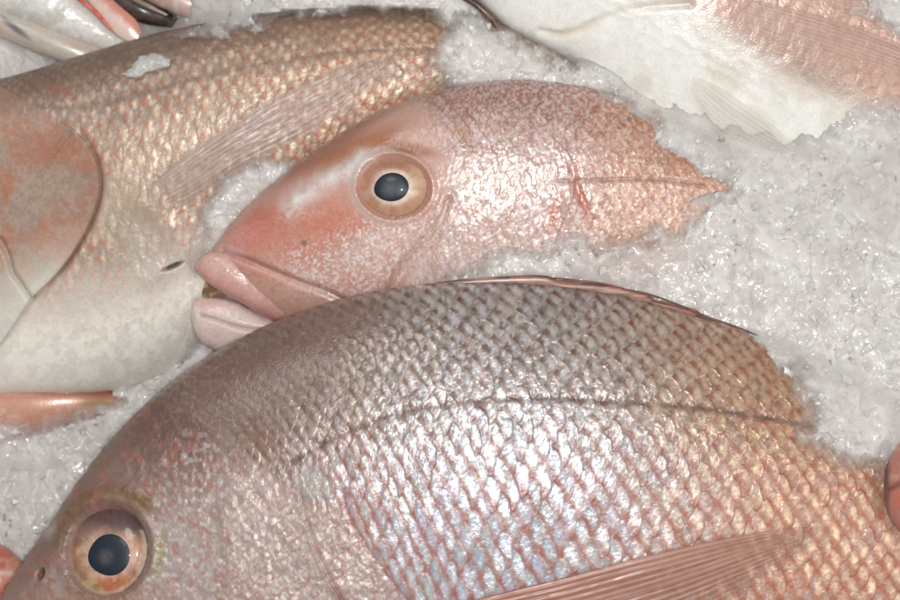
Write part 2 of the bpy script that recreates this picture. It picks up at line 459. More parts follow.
    hc = mix(hc, (176, 160, 154), .7 * blob(X, Y, 180, 560, 70, 90, 0, .2))
    hc = mix(hc, (172, 134, 112), .5 * blob(X, Y, 105, 600, 70, 24, 0, .2))
    hc = mix(hc, (190, 182, 178), .75 * blob(X, Y, 52, 530, 16, 12, -50, .1))
    hc = mix(hc, (176, 160, 156), .5 * blob(X, Y, 58, 580, 16, 34, 10, .1))
    hc = mix(hc, (138, 136, 82), .75 * blob(X, Y, 157, 555, 13, 30, 10, .1) * (.5 + n2))
    hc = mix(hc, (132, 100, 62), .7 * blob(X, Y, 140, 500, 22, 9, 15, .1))
    hc = mix(hc, (122, 92, 60), .75 * np.exp(-(db_ / 8) ** 2) * sst(0, .2, pb))
    sp = sst(.54, .70, fbm(X / 5.0, Y / 5.0, 51, 2))
    hc = mix(hc, (205, 200, 200), .42 * sp * sst(120, 190, X + .25 * (Y - 500)))
    hc = mix(hc, (165, 105, 88), .50 * sst(.55, .72, fbm(X / 7 + 9, Y / 7, 57, 3)))
    c = hc + (c - hc) * sst(.25, .95, fb + .35 * (n2 - .5))[..., None]
    # gill cover: white scales in a red net
    wc = np.broadcast_to(lin((196, 184, 178)), X.shape + (3,)) * (.8 + .4 * q2)[..., None]
    e2r = 1 - sst(.02, .40, e2)
    wc = mix(wc, (166, 106, 92), .75 * e2r * (.2 + 1.2 * n2))
    gm = cheek * sst(.0, .5, cheek) * sst(.35, .55, n1 + .25)
    c = c + (wc - c) * (.85 * gm)[..., None]
    c = mix(c, (168, 160, 154), .85 * blob(X, Y, 314, 484, 30, 21, 25, .35)); metal = metal * (1 - .7 * blob(X, Y, 314, 484, 30, 21, 25, .35))
    c = mix(c, (128, 122, 122), .6 * blob(X, Y, 318, 498, 24, 3.5, 5, .3))
    c = mix(c, (120, 60, 52), .85 * np.exp(-(d2 / 2.6) ** 2) * sst(.45, .7, p2))
    c = mix(c, (128, 70, 56), .6 * np.exp(-(d3 / 2.2) ** 2))
    c = mix(c, (190, 178, 174), .22 * np.exp(-((d1 - 5) / 6) ** 2) * (s1 < 0))
    c = mix(c, (108, 82, 70), .85 * ll * (.6 + .6 * n2) * LF.top)
    c = mix(c, (96, 44, 40), .9 * nos)
    c = mix(c, (108, 78, 66), .6 * np.exp(-((re - 1.05) / .08) ** 2))
    # dark blotch patches behind the nape
    c = mix(c, (112, 86, 76), .62 * blob(X, Y, 285, 375, 170, 80, -25, .2) * (.5 + n1))
    c = mix(c, (120, 84, 66), .5 * blob(X, Y, 262, 440, 30, 22, 0, .2))
    metal = metal + .25 * gm * (1 - e2r) + .12 * sp * (1 - fb)
    rough = np.clip(.20 + .35 * edge + .35 * (1 - fb) + .25 * (n3 - .5), 0, 1)
    mask = np.stack([np.clip(metal, 0, 1), rough, 0 * rough], -1)
    return LF.make('body', d, M_SKIN, front, np.clip(c, 0.005, .95), mask)
front_body()

def iris_front(X, Y, R, TH):
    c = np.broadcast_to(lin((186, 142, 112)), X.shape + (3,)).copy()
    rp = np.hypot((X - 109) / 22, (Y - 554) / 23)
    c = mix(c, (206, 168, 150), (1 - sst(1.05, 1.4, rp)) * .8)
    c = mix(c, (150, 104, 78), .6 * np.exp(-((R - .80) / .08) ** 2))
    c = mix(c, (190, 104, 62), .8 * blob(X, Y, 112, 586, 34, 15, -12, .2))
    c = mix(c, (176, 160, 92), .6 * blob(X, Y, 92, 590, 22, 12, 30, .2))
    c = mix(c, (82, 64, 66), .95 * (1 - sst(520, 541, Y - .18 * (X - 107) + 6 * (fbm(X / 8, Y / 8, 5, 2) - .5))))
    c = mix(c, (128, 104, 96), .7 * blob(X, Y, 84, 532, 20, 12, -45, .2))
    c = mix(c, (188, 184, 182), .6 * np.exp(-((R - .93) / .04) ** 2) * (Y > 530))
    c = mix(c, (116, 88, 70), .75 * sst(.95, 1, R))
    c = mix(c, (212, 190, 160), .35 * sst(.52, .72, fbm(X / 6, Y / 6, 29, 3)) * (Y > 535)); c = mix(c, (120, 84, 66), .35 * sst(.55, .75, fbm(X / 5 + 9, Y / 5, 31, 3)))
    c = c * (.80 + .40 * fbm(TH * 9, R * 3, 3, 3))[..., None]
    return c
def pupil_col(cx, cy, hx, hy):
    def f(X, Y, R, TH):
        c = np.broadcast_to(lin((34, 44, 58)), X.shape + (3,)).copy()
        c = mix(c, (30, 36, 48), sst(.6, 1, R))
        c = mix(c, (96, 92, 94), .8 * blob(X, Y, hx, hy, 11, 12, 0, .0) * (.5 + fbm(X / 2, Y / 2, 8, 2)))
        return c
    return f
make_eye(front, LF, 107, 551, 41, 46, 15, 22, 23, 0, 110, 555, 0.0038, iris_front, pupil_col(109, 555, 106, 557), 0.12)

# pectoral fin of the front fish
def fin_rays(L, rays, seed):
    u = L.A / L.A.max(); v = np.clip(L.T, 0, 1)
    vv = (1 - np.cos(math.pi * v)) / 2
    q = vv + .012 * (fbm(u * 5, vv * 3, seed + 3) - .5)
    reg = .5 + .5 * np.cos(2 * math.pi * rays * q * (1 + .0 * u))
    fine = vnoise(q * rays * 3.1, u * 3, seed + 1) * .6 + vnoise(q * rays * 6.3, u * 6, seed + 2) * .4
    return u, vv, .45 * reg + .55 * fine
def fin_paint(colA, colB, rays, alpha=(.85, .55), seed=0, light=(225, 205, 195), lowfade=0.0):
    def f(L):
        u, v, ray = fin_rays(L, rays, seed)
        n = fbm(u * 9, v * 5, seed, 3)
        c = np.broadcast_to(lin(colA), L.X.shape + (3,)).copy()
        c = mix(c, colB, u * .8)
        c = mix(c, light, .40 * sst(.5, .85, ray) * np.clip(n * 1.5, 0, 1))  # shine streaks along the rays, painted into the colour
        c = mix(c, tuple(np.array(colA) * .68), .35 * sst(.5, .85, 1 - ray) * n * 1.4)
        al = alpha[0] + (alpha[1] - alpha[0]) * u + .22 * (ray - .5) + .25 * (n - .5) - lowfade * sst(.35, 1, v)
        al = al * (1 - sst(.80, 1.0, u + .18 * (ray - .5)) * .8) * sst(0, .05, v) * (.35 + .65 * sst(0, .16, u)) * (1 - .95 * sst(.80, 1, v + .25 * (n - .5)))
        al = np.clip(al, 0, 1)
        return c, np.stack([al, al, al], -1)
    return f
def fin_disp(rays, amp=.0005, seed=0):  # ribs stand a little proud of the membrane
    def f(L):
        u, v, ray = fin_rays(L, rays, seed)
        return amp * (ray - .5) * L.top * .38 + .0010 * (fbm(u * 6, v * 3, 4) - .5)
    return f

def sampler(L):
    """height of the made body over the plan (coarse, upper side)"""
    g = {}
    z = L.co[..., 2]
    m = L.top
    ix = np.round(L.X[m] / 4).astype(int); iy = np.round(L.Y[m] / 4).astype(int)
    M = np.full((420, 300), np.nan)
    ok = (ix > -99) & (ix < 300) & (iy > -79) & (iy < 210)
    ix, iy, zz = ix[ok] + 100, iy[ok] + 80, z[m][ok]
    M2 = np.full(M.shape, -1e9); np.maximum.at(M2, (ix, iy), zz)
    M2[M2 < -1e8] = np.nan
    def f(X, Y):
        i = np.clip(np.round(np.asarray(X) / 4).astype(int) + 100, 0, 419); j = np.clip(np.round(np.asarray(Y) / 4).astype(int) + 80, 0, 299)
        return M2[i, j]
    return f

def surf_plane(L, pts, lift):
    """smooth quadratic sheet fitted to the body under the given plan points, lifted"""
    P = np.asarray(pts, float); f = sampler(L)
    z = f(P[:, 0], P[:, 1]); ok = ~np.isnan(z)
    def B(X, Y):
        x = (X - 450) / 300; y = (Y - 300) / 300
        return np.stack([x * 0 + 1, x, y, x * x, x * y, y * y], -1)
    k, *_ = np.linalg.lstsq(B(P[ok, 0], P[ok, 1]), z[ok], rcond=1e-4)
    return lambda X, Y: B(X, Y) @ k + lift

def fin_on(name, parent, L, st, paint, rays, lift=.0016, ns=420, nt=150, amp=.0005):
    q = np.array(st)
    pts = [(p[0] * (1 - t) + p[2] * t, p[1] * (1 - t) + p[3] * t) for p in catmull(q, 20) for t in np.linspace(0, 1, 6)]
    pl = surf_plane(L, pts, lift)
    return thin_loft(name, st, ns, nt, pl, paint, M_FIN, parent, .6, 12, fin_disp(rays, amp))

fin_on('pectoral_fin', front, LF,
       [(380, 632, 392, 668, 3), (470, 600, 500, 664, 2), (560, 577, 598, 648, 1.4), (640, 556, 682, 622, 1.2), (720, 538, 752, 588, 1.1),
        (785, 528, 806, 556, .8), (826, 526, 832, 536, .4)],
       fin_paint((160, 98, 80), (186, 138, 114), 13, (1.02, .66), 4, (214, 180, 168), .40), 13, .0022, amp=.0009)

# folded dorsal fin with its spines
dors = [(425, 284, 425, 290, 1.2), (470, 278.5, 470, 289, 2), (520, 275.5, 520, 290, 2.2), (548, 276, 546, 291, 2.2), (560, 281.5, 558, 292, 2.2), (600, 284, 598, 297, 2.2), (646, 294, 642, 306, 2), (658, 301, 654, 310, 2), (694, 309, 690, 318, 1.6), (708, 318, 705, 323, 1), (760, 336, 758, 341, .5)]
def dors_paint(L):
    n = fbm(L.X / 12, L.Y / 3, 77, 3)
    c = np.broadcast_to(lin((146, 92, 74)), L.X.shape + (3,)).copy()
    c = mix(c, (84, 56, 50), .8 * sst(.45, .7, n)); c = mix(c, (196, 160, 148), .5 * sst(.6, .8, fbm(L.X / 20, L.Y / 2, 78, 2)))
    return c, np.full(c.shape, .96)
_, dfin = thin_loft('dorsal_fin', dors, 200, 30, plane_fn(0.0345, 285, .10), dors_paint, M_FIN, front, .7, 10)
for p0, p1, p2, r, cc in [((440, 283), (505, 278), (572, 279), 1.3, (80, 56, 50)), ((478, 283), (540, 277.5), (606, 284), 1.2, (112, 82, 74)),
                          ((530, 283), (592, 282), (660, 299), 1.2, (126, 78, 62)), ((575, 287), (640, 292), (712, 318), 1.2, (116, 70, 58)),
                          ((630, 298), (670, 304), (722, 322), 1.4, (118, 74, 62)), ((690, 313), (725, 323), (765, 338), 1.2, (104, 72, 62))]:
    tube('fin_spine', [(*p0, .0335), (*p1, .0352), (*p2, .0325)], r, M_FIN, dfin, cc)

# ================================================================== 2. the pink bream in the middle
PL_M = plane_fn(0.014, 100, 0.16)
mid = thing('sea_bream', 0, 0, 0, 'pink sea bream in the middle with orange brow and parted thick pink lips', 'fish', GROUP)
stM = [(206, 266, 207, 269, 0), (213, 248, 222, 284, 18), (240, 213, 250, 308, 34), (276, 180, 285, 330, 46), (320, 147, 330, 350, 56),
       (370, 116, 385, 368, 63), (430, 93, 445, 378, 67), (500, 80.5, 515, 378, 67), (565, 83, 578, 365, 63), (625, 97, 636, 345, 56),
       (690, 128, 695, 320, 48), (760, 162, 760, 295, 38), (840, 185, 840, 265, 26), (900, 195, 900, 245, 12)]
LM = Loft(stM, 1050, 520, 30, PL_M, 0.82)
def mid_body():
    X, Y, T = LM.X, LM.Y, LM.T
    pit = np.interp(LM.S[:, 0], [200, 420, 520, 620, 900], [8, 9, 10.5, 11.5, 11])
    a = np.cumsum(np.gradient(LM.A[:, 0]) / pit)[:, None] + 0 * X
    b = np.interp(T[0], [0, .12, .3, .5, 1, 2], [0, .155, .34, .52, 1.0, 2.0])[None] * (2 * 290 / 11.5) + 0 * X
    a = a + 3.5 * (T - .5) ** 2
    a = a + .22 * (fbm(X / 7, Y / 7, 72, 2) - .5); b = .78 * b + .3 * (fbm(X / 7, Y / 8, 73, 2) - .5); fk, fid = flecks(X + .3 * Y, Y * .8, 3.0, 76)
    DA, DB, E, r1, r2, r3 = scales(a, b, 1, .7, 71)
    n1 = fbm(X / 40, Y / 40, 131); n2 = fbm(X / 9, Y / 9, 137, 3); n3 = fbm(X / 4, Y / 4, 139, 2); nf = fbm(X / 2.6, Y / 2.6, 141, 2)
    dh, sh, _ = dist_line(X, Y, [(395, 85), (425, 110), (445, 150), (448, 190), (425, 235), (400, 290), (390, 340)])
    body = sst(-18, 26, -sh * dh)
    d = body * (.00008 * (DA + .3) + .00003 * sst(0, .5, E) + .00013 * fk + .00016 * (r1 - .5) * DA / .5 + .00022 * (r2 - .5) * DB / .4) * LM.top
    d += .00009 * (nf - .5) * LM.top * (.4 + .6 * sst(250, 330, X)) + .0002 * (n2 - .5)
    so, re = socket(X, Y, 394, 187, 35, 30.5, 8)
    d += so * LM.top
    d1, s1, p1 = dist_line(X, Y, [(448, 200), (440, 222), (418, 245), (398, 268), (386, 295), (380, 330)])
    d += (-.0007 * np.exp(-(d1 / 3.5) ** 2) + .0005 * np.exp(-((d1 - 6) / 5) ** 2)) * LM.top
    d2, s2, p2 = dist_line(X, Y, [(545, 130), (572, 160), (574, 190), (562, 222), (548, 262), (530, 300)])
    d += (.0009 * np.exp(-d2 / 8) * (s2 > 0) - .0004 * np.exp(-(d2 / 6) ** 2) * (s2 <= 0)) * sst(.0, .3, p2) * .6
    d3, s3, p3 = dist_line(X, Y, [(560, 181), (600, 180), (650, 179), (705, 184)])
    d += (-.0003 * np.exp(-(d3 / 2.2) ** 2))
    d4, s4, p4 = dist_line(X, Y, [(572, 165), (580, 195), (592, 220)])
    d += -.0004 * np.exp(-(d4 / 4) ** 2)
    d += .0007 * blob(X, Y, 569, 205, 11, 34, -8, 0) * LM.top
    d5, s5, p5 = dist_line(X, Y, [(290, 205), (320, 184), (350, 168), (364, 158)])
    d += .0005 * np.exp(-(d5 / 6) ** 2)
    d6, s6, p6 = dist_line(X, Y, [(222, 250), (250, 262), (290, 279), (325, 292), (345, 302)])
    d += -.0014 * np.exp(-(d6 / 4) ** 2) * LM.top
    c = np.broadcast_to(lin((196, 156, 142)), X.shape + (3,)).copy()
    c = mix(c, (200, 136, 116), .8 * blob(X, Y, 300, 230, 110, 48, -36, .25))
    c = mix(c, (190, 104, 84), .6 * blob(X, Y, 262, 222, 60, 26, -42, .1) * (.6 + .8 * n2))
    c = mix(c, (196, 118, 92), .6 * blob(X, Y, 340, 225, 52, 24, -10, .2) * (.6 + .8 * n2))
    c = mix(c, (170, 110, 76), .95 * blob(X, Y, 350, 152, 84, 17, -27, .2) * (.65 + .7 * n1))
    c = mix(c, (150, 86, 44), .85 * blob(X, Y, 408, 148, 42, 10, 12, .2))
    c = mix(c, (150, 96, 78), .65 * blob(X, Y, 330, 145, 120, 16, -34, .2))
    c = mix(c, (222, 212, 208), .95 * np.exp(-(d5 / 10) ** 2) * (.3 + 1.2 * n2))
    c = mix(c, (212, 186, 178), .55 * blob(X, Y, 385, 245, 75, 30, -20, .2) * (.4 + n2))
    c = mix(c, (208, 172, 160), .7 * blob(X, Y, 300, 275, 60, 18, 22, .2))
    c = mix(c, (216, 150, 142), .6 * blob(X, Y, 240, 240, 36, 20, -30, .2))
    # scaled rest of the body
    hN = (Y - LM.D[:, 1:]) / np.maximum(LM.V[:, 1:] - LM.D[:, 1:], 20)
    bc = np.broadcast_to(lin((208, 180, 170)), X.shape + (3,)) * irid(r3, 0) * (.84 + .10 * r2 + .22 * (fid - .4))[..., None]
    bc = mix(bc, (156, 110, 98), .85 * (1 - sst(.05, .3, hN)))
    bc = mix(bc, (196, 142, 114), .75 * sst(530, 640, X))
    gl = np.clip(np.exp(-((DA - .48) / .24) ** 2 - (DB / .3) ** 2) * (.3 + .9 * fid) * (.5 + .7 * r2), 0, 1)  # scale glints, painted pale into the skin colour below
    rim = 1 - sst(0, .4, E)
    su = (DA - .16) * .70 + DB * .71; sv = (DA - .16) * .71 - DB * .70
    edge = np.clip(.25 * rim + 1.1 * np.exp(-(su / .42) ** 2 - (sv / .20) ** 2) + .25 * (1 - sst(-.2, .3, DA)), 0, 1) * (.45 + .20 * (1 - sst(.1, .5, hN))) * (.45 + n2) * (.32 + .60 * sst(470, 580, X))
    bc = mix(bc, (158, 92, 74), .9 * edge)
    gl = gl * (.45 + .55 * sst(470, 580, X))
    stk = sst(.55, .8, vnoise(X / 2.2 + Y / 5, Y / 7 - X / 10, 161) * .6 + .4 * fid)
    bc = mix(bc, (230, 216, 214), .42 * stk * (.3 + .7 * sst(.08, .3, hN)) * (1 - .6 * sst(540, 640, X)))
    bc = mix(bc, (168, 108, 92), .42 * sst(.45, .7, fbm(X / 16, Y / 10, 163, 3)) * (1 - .6 * sst(.3, .6, hN)))
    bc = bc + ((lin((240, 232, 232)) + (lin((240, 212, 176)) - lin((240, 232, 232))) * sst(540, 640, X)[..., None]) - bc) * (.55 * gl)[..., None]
    bc = mix(bc, (134, 92, 74), .45 * sst(.5, .7, n2) * (1 - sst(.12, .34, hN)) * sst(430, 480, X))
    c = c + (bc - c) * sst(.1, .9, body + .5 * (n2 - .5))[..., None]
    # white flecking of the cheek, red pepper
    fl = sst(.48, .68, fbm(X / 2.0, Y / 2.0, 151, 3)) * np.clip(blob(X, Y, 380, 250, 130, 52, -18, .3) + blob(X, Y, 330, 275, 90, 30, 22, .2) + .6 * blob(X, Y, 300, 215, 40, 9, -10, .1) + body, 0, 1)
    c = mix(c, (232, 222, 220), .75 * fl * sst(235, 320, X) * (1 - .5 * body) * sst(.30, .6, n1 + .2))
    c = mix(c, (190, 98, 76), .30 * sst(.54, .7, fbm(X / 3, Y / 3 + 40, 153, 2)) * (1 - body) * sst(190, 215, Y))
    c = mix(c, (112, 84, 88), .7 * blob(X, Y, 304, 243, 5, 5, 0, .2))
    c = mix(c, (160, 112, 76), .7 * blob(X, Y, 462, 132, 14, 12, 20, .1))
    c = mix(c, (150, 122, 108), .5 * blob(X, Y, 468, 145, 18, 7, 20, .1))
    c = mix(c, (170, 92, 70), .4 * np.exp(-(d4 / 6) ** 2) * n1 * 1.5); c = mix(c, (184, 96, 70), .75 * blob(X, Y, 555, 212, 9, 32, 8, .0))
    c = mix(c, (182, 92, 64), .75 * blob(X, Y, 583, 202, 8, 34, -18, .0))
    c = mix(c, (168, 92, 66), .25 * np.exp(-(d2 / 5) ** 2) * (s2 <= 0))
    c = mix(c, (140, 92, 74), .45 * np.exp(-(d3 / 2.2) ** 2) * (.4 + n2))
    c = mix(c, (150, 110, 98), .5 * np.exp(-((d1) / 2.4) ** 2) * sst(.25, .5, p1))
    c = mix(c, (156, 104, 82), .8 * np.exp(-((re - 1.05) / .05) ** 2))
    c = mix(c, (206, 196, 186), .6 * np.exp(-((re - 1.22) / .1) ** 2) * (1 - sst(365, 415, X)))
    c = mix(c, (160, 110, 108), .6 * np.exp(-(d6 / 3) ** 2))
    c = mix(c, (222, 204, 200), .5 * blob(X, Y, 232, 250, 22, 5, 18, .2))
    metal = np.clip(.26 * (1 - edge) * sst(.2, .9, fid) * body + .15 * fl * (1 - body) * sst(300, 360, X), 0, 1)
    rough = np.clip(.30 + .3 * edge + .3 * (1 - body) + .2 * (n3 - .5), 0, 1)
    return LM.make('body', d, M_GLOSS, mid, np.clip(c, .005, .95), np.stack([metal, rough, 0 * rough], -1))
mid_body()
def iris_mid(X, Y, R, TH):
    c = np.broadcast_to(lin((194, 146, 122)), X.shape + (3,)).copy()
    c = mix(c, (214, 176, 132), .5 * sst(.4, .7, fbm(X / 10, Y / 10, 41, 3)))
    rp = np.hypot((X - 392) / 18.5, (Y - 187) / 15.5)
    c = mix(c, (226, 206, 190), .85 * (1 - sst(1.08, 1.30, rp))); c = mix(c, (236, 222, 206), .7 * blob(X, Y, 378, 176, 7, 14, 35, .1))  # pale streak left of the pupil is a painted highlight
    c = mix(c, (184, 134, 112), .65 * np.exp(-((R - .72) / .12) ** 2))
    c = mix(c, (214, 188, 152), .6 * blob(X, Y, 418, 185, 16, 26, 0, .0))
    c = mix(c, (192, 132, 118), .55 * blob(X, Y, 372, 175, 16, 20, 20, .2))
    c = mix(c, (222, 204, 186), .22 * sst(.4, .7, fbm(X / 12, Y / 12, 19, 3)) * sst(.5, .6, R)); c = mix(c, (150, 104, 86), .5 * blob(X, Y, 396, 164, 26, 9, 0, .1))
    c = mix(c, (130, 86, 66), .85 * sst(.90, 1, R))
    return c * (.80 + .40 * fbm(TH * 9, R * 3, 13, 3))[..., None]
make_eye(mid, LM, 394, 187, 35.2, 30.6, 8, 18.5, 15.8, -6, 392, 187, 0.0040, iris_mid, pupil_col(392, 187, 388, 190), 0.10)

def lip_paint(base, dark, seed):
    def f(L):
        n = fbm(L.X / 16, L.Y / 16, seed); v = np.clip(L.T, 0, 1); g = fbm(L.X / 5, L.Y / 5, seed + 4, 2)
        c = np.broadcast_to(lin(base), L.X.shape + (3,)) * (.9 + .2 * g)[..., None]
        c = mix(c, dark, .7 * sst(.55, .95, v) * (.5 + n)); c = mix(c, (226, 206, 200), .35 * sst(.3, .0, np.abs(v - .3)) * n)
        return c, np.stack([0 * v, .25 + .2 * g, v * 0], -1)
    return f
def lip_disp(L):
    return .0004 * (fbm(L.X / 18, L.Y / 18, 91) - .5) * 2 + .00004 * (fbm(L.X / 3, L.Y / 3, 92, 2) - .5)
UL = [(194, 266, 195, 270, 1), (203, 255, 203, 279, 10), (222, 252, 216, 289, 14), (250, 263, 240, 302, 15), (280, 275, 262, 315, 15), (305, 287, 283, 321, 13), (321, 295, 312, 312, 10), (328, 300, 327, 304, 2)]
thin_loft('upper_lip', UL, 260, 110, plane_fn(.0100, 280, .10), lip_paint((208, 164, 154), (190, 128, 118), 201), M_WET, mid, .75, 24, lip_disp)
LJ = [(191, 314, 191, 318, 1), (195, 301, 197, 338, 11), (214, 298, 214, 350, 18), (236, 302, 246, 357, 21), (262, 314, 285, 362, 22), (300, 330, 330, 370, 20), (350, 345, 380, 375, 12)]
def jaw_paint(L):
    n = fbm(L.X / 16, L.Y / 16, 211); g = fbm(L.X / 5, L.Y / 5, 213, 2)
    c = np.broadcast_to(lin((226, 206, 198)), L.X.shape + (3,)) * (.92 + .16 * g)[..., None]
    c = mix(c, (214, 172, 162), .6 * blob(L.X, L.Y, 205, 303, 30, 10, 10, .1))
    dl, s, p = dist_line(L.X, L.Y, [(200, 315), (220, 321), (242, 328), (262, 330)])
    c = mix(c, (176, 136, 128), .6 * np.exp(-(dl / 1.8) ** 2))
    c = mix(c, (196, 172, 160), .5 * sst(.6, .95, np.clip(L.T, 0, 1)))
    return c, np.stack([0 * n, .3 + .2 * g, 0 * n], -1)
def jaw_disp(L):
    dl, s, p = dist_line(L.X, L.Y, [(200, 315), (220, 321), (242, 328), (262, 330)])
    return -.0007 * np.exp(-(dl / 2.6) ** 2) + lip_disp(L)
thin_loft('lower_jaw', LJ, 260, 110, plane_fn(.000, 320, .10), jaw_paint, M_WET, mid, .75, 24, jaw_disp)
def mouth_paint(L):
    n = fbm(L.X / 5, L.Y / 5, 221, 3)
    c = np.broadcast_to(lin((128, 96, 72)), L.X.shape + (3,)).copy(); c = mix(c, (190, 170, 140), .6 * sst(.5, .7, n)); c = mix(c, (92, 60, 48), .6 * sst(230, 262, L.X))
    return c, np.stack([0 * n, .4 + 0 * n, 0 * n], -1)
thin_loft('mouth_lining', [(201, 276, 202, 296, 2), (215, 280, 214, 304, 8), (240, 292, 236, 312, 10), (270, 305, 266, 325, 10), (290, 315, 288, 330, 3)], 120, 50, plane_fn(-.002, 300, .1), mouth_paint, M_WET, mid, .75, 12)
def max_paint(L):
    n = fbm(L.X / 6, L.Y / 6, 231, 3)
    c = np.broadcast_to(lin((206, 164, 152)), L.X.shape + (3,)).copy(); c = mix(c, (224, 204, 198), .7 * sst(.45, .7, n))
    return c, np.stack([0 * n, .3 + .2 * n, 0 * n], -1)
thin_loft('cheek_flap', [(290, 279, 288, 286, 2), (305, 283, 300, 300, 8), (322, 291, 314, 306, 9), (345, 300, 336, 312, 6), (358, 306, 354, 311, 1)], 120, 60, plane_fn(.0140, 295, .1), max_paint, M_WET, mid, .75, 12)

# ================================================================== 3. the bream at the left, white bellied
PL_L = plane_fn(-0.012, 160, 0.16)
left = thing('sea_bream', 0, 0, 0, 'cream bellied sea bream cut by the left edge, long fin lying on its golden flank', 'fish', GROUP)
stL = [(-262, 268, -262, 272, 0), (-235, 215, -230, 330, 26), (-150, 132, -150, 385, 52), (-60, 92, -60, 398, 66), (15, 75, 25, 396, 72),
       (75, 57, 108, 391, 73), (128, 41, 163, 376, 71), (180, 28, 205, 342, 67), (240, 17, 250, 292, 62), (310, 9, 322, 235, 56),
       (390, 6, 402, 172, 47), (470, 12, 480, 125, 36), (545, 24, 548, 92, 24), (580, 34, 580, 80, 6)]
LL = Loft(stL, 1150, 560, 30, PL_L, 0.80)
def left_body():
    X, Y, T = LL.X, LL.Y, LL.T
    hN = np.clip(T, 0, 1)
    pit = np.interp(LL.S[:, 0], [-200, 60, 160, 300, 420, 600], [12, 13, 14.5, 16, 14.5, 12])
    a = np.cumsum(np.gradient(LL.A[:, 0]) / pit)[:, None] + 0 * X
    wid = np.interp(LL.S[:, 0], [0, 180, 310, 420, 560], [330, 318, 226, 165, 70])
    b = np.interp(T[0], [0, .12, .3, .5, 1, 2], [0, .155, .34, .52, 1.0, 2.0])[None] * (2 * 320 / 15.0) + 0 * X
    a = a + 3.0 * (T - .4) ** 2
    a = a + .18 * (fbm(X / 8, Y / 8, 172, 2) - .5); b = .8 * b + .24 * (fbm(X / 8, Y / 9, 173, 2) - .5); fk, fid = flecks(X + .2 * Y, Y * .8, 3.4, 176)
    DA, DB, E, r1, r2, r3 = scales(a, b, 1, .7, 171); cell = fbm(X / 4, Y / 4, 175, 3)
    n1 = fbm(X / 40, Y / 40, 331); n2 = fbm(X / 9, Y / 9, 337, 3); n3 = fbm(X / 4, Y / 4, 339, 2); nf = fbm(X / 3, Y / 3, 341, 2)
    oper = [(55, 118), (78, 133), (96, 160), (100, 185), (93, 215), (76, 248), (55, 275), (32, 297), (15, 322), (0, 342), (-30, 372)]
    dh, sh, ph = dist_line(X, Y, oper)
    side = -sh * dh                                     # + behind the gill cover
    nape, sn, _ = dist_line(X, Y, [(-60, 130), (30, 118), (75, 108), (105, 112), (120, 150), (125, 220)])
    body = sst(-4, 34, side) * 1.0
    upper = 1 - sst(105, 135, Y + .25 * X)
    body = np.maximum(body, upper * sst(-40, 60, X))
    belly = sst(.52, .74, hN + .05 * (n1 - .5)) * (1 - sst(190, 260, X))
    sc = body * (1 - .35 * belly) * sst(-20, 130, X)
    d = sc * (.00009 * (DA + .3) + .00003 * sst(0, .5, E) + .00011 * fk + .00012 * (r1 - .5) * DA / .5 + .0002 * (r2 - .5) * DB / .4) * LL.top
    d += .0002 * (n2 - .5) + .0001 * (nf - .5)
    # gill cover stands over the shoulder
    d += (.0032 * np.exp(-np.clip(-side, 0, 200) / 26) * (side <= 0) - .0009 * np.exp(-(side / 4) ** 2) * (side > 0)) * sst(.0, .12, ph) * LL.top
    dj, sj, pj = dist_line(X, Y, [(32, 297), (22, 284), (13, 272), (8, 255), (0, 240)])
    d += (-.0012 * np.exp(-(dj / 3.2) ** 2)) * LL.top
    dk, sk, pk = dist_line(X, Y, [(45, 105), (62, 108), (85, 108), (110, 103), (150, 92), (200, 78), (260, 64), (330, 53), (430, 48)])
    d += -.00012 * np.exp(-(dk / 3.5) ** 2) * LL.top
    slit = blob(X, Y, 173, 266, 15, 3.4, -22, .2)
    d -= .003 * slit
    fold, sf, pf = dist_line(X, Y, [(140, 200), (160, 215), (176, 240), (172, 262), (150, 280)])
    d += .0010 * np.exp(-(fold / 12) ** 2)
    # pigment, with scale glints and gill-gap shade painted in
    c = np.broadcast_to(lin((162, 142, 130)), X.shape + (3,)) * (.80 + .14 * r2 + .34 * (fid - .4))[..., None] * irid(r3, 0)
    c = mix(c, (198, 150, 108), .60 * sst(150, 320, X) * n1 * 1.6)
    rim = 1 - sst(0, .36, E)
    su = (DA - .14) * .9 + DB * .44; sv = (DA - .14) * .44 - DB * .9
    edge = np.clip(.3 * rim + 1.0 * np.exp(-(su / .30) ** 2 - (sv / .22) ** 2) + .3 * (1 - sst(-.2, .2, DA)), 0, 1) * .85 * (.5 + .8 * n2)
    c = mix(c, (186, 98, 56), edge * 1.1)
    gl = np.clip(np.exp(-((DA - .48) / .24) ** 2 - (DB / .3) ** 2) * (.3 + .9 * fid) * (.5 + .7 * r2), 0, 1)  # painted glint per scale, mixed into the flank colour
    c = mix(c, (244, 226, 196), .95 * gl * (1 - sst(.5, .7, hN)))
    c = mix(c, (132, 130, 122), .25 * sst(.45, .65, fbm(X / 18, Y / 9, 377, 3)) * (1 - belly)); c = mix(c, (120, 92, 74), .30 * sst(.35, .48, np.abs((b - .18 * n1) % 2 - 1)) * sc * (1 - belly) * sst(.3, .6, 1 - hN))
    c = mix(c, (118, 96, 84), .80 * (1 - sst(.10, .36, hN)))
    c = mix(c, (112, 92, 80), .45 * sst(.42, .62, n2) * (1 - sst(.12, .36, hN)))
    c = mix(c, (198, 172, 146), .55 * np.exp(-((hN - .42) / .08) ** 2) * (1 - sst(140, 300, X)) * body)
    c = mix(c, (178, 166, 146), .55 * blob(X, Y, 120, 215, 70, 60, 0, .2))
    c = mix(c, (248, 243, 232), .95 * belly * sst(-40, 30, side + 40))
    c = mix(c, (196, 186, 176), .5 * blob(X, Y, 150, 250, 40, 50, 0, .2))
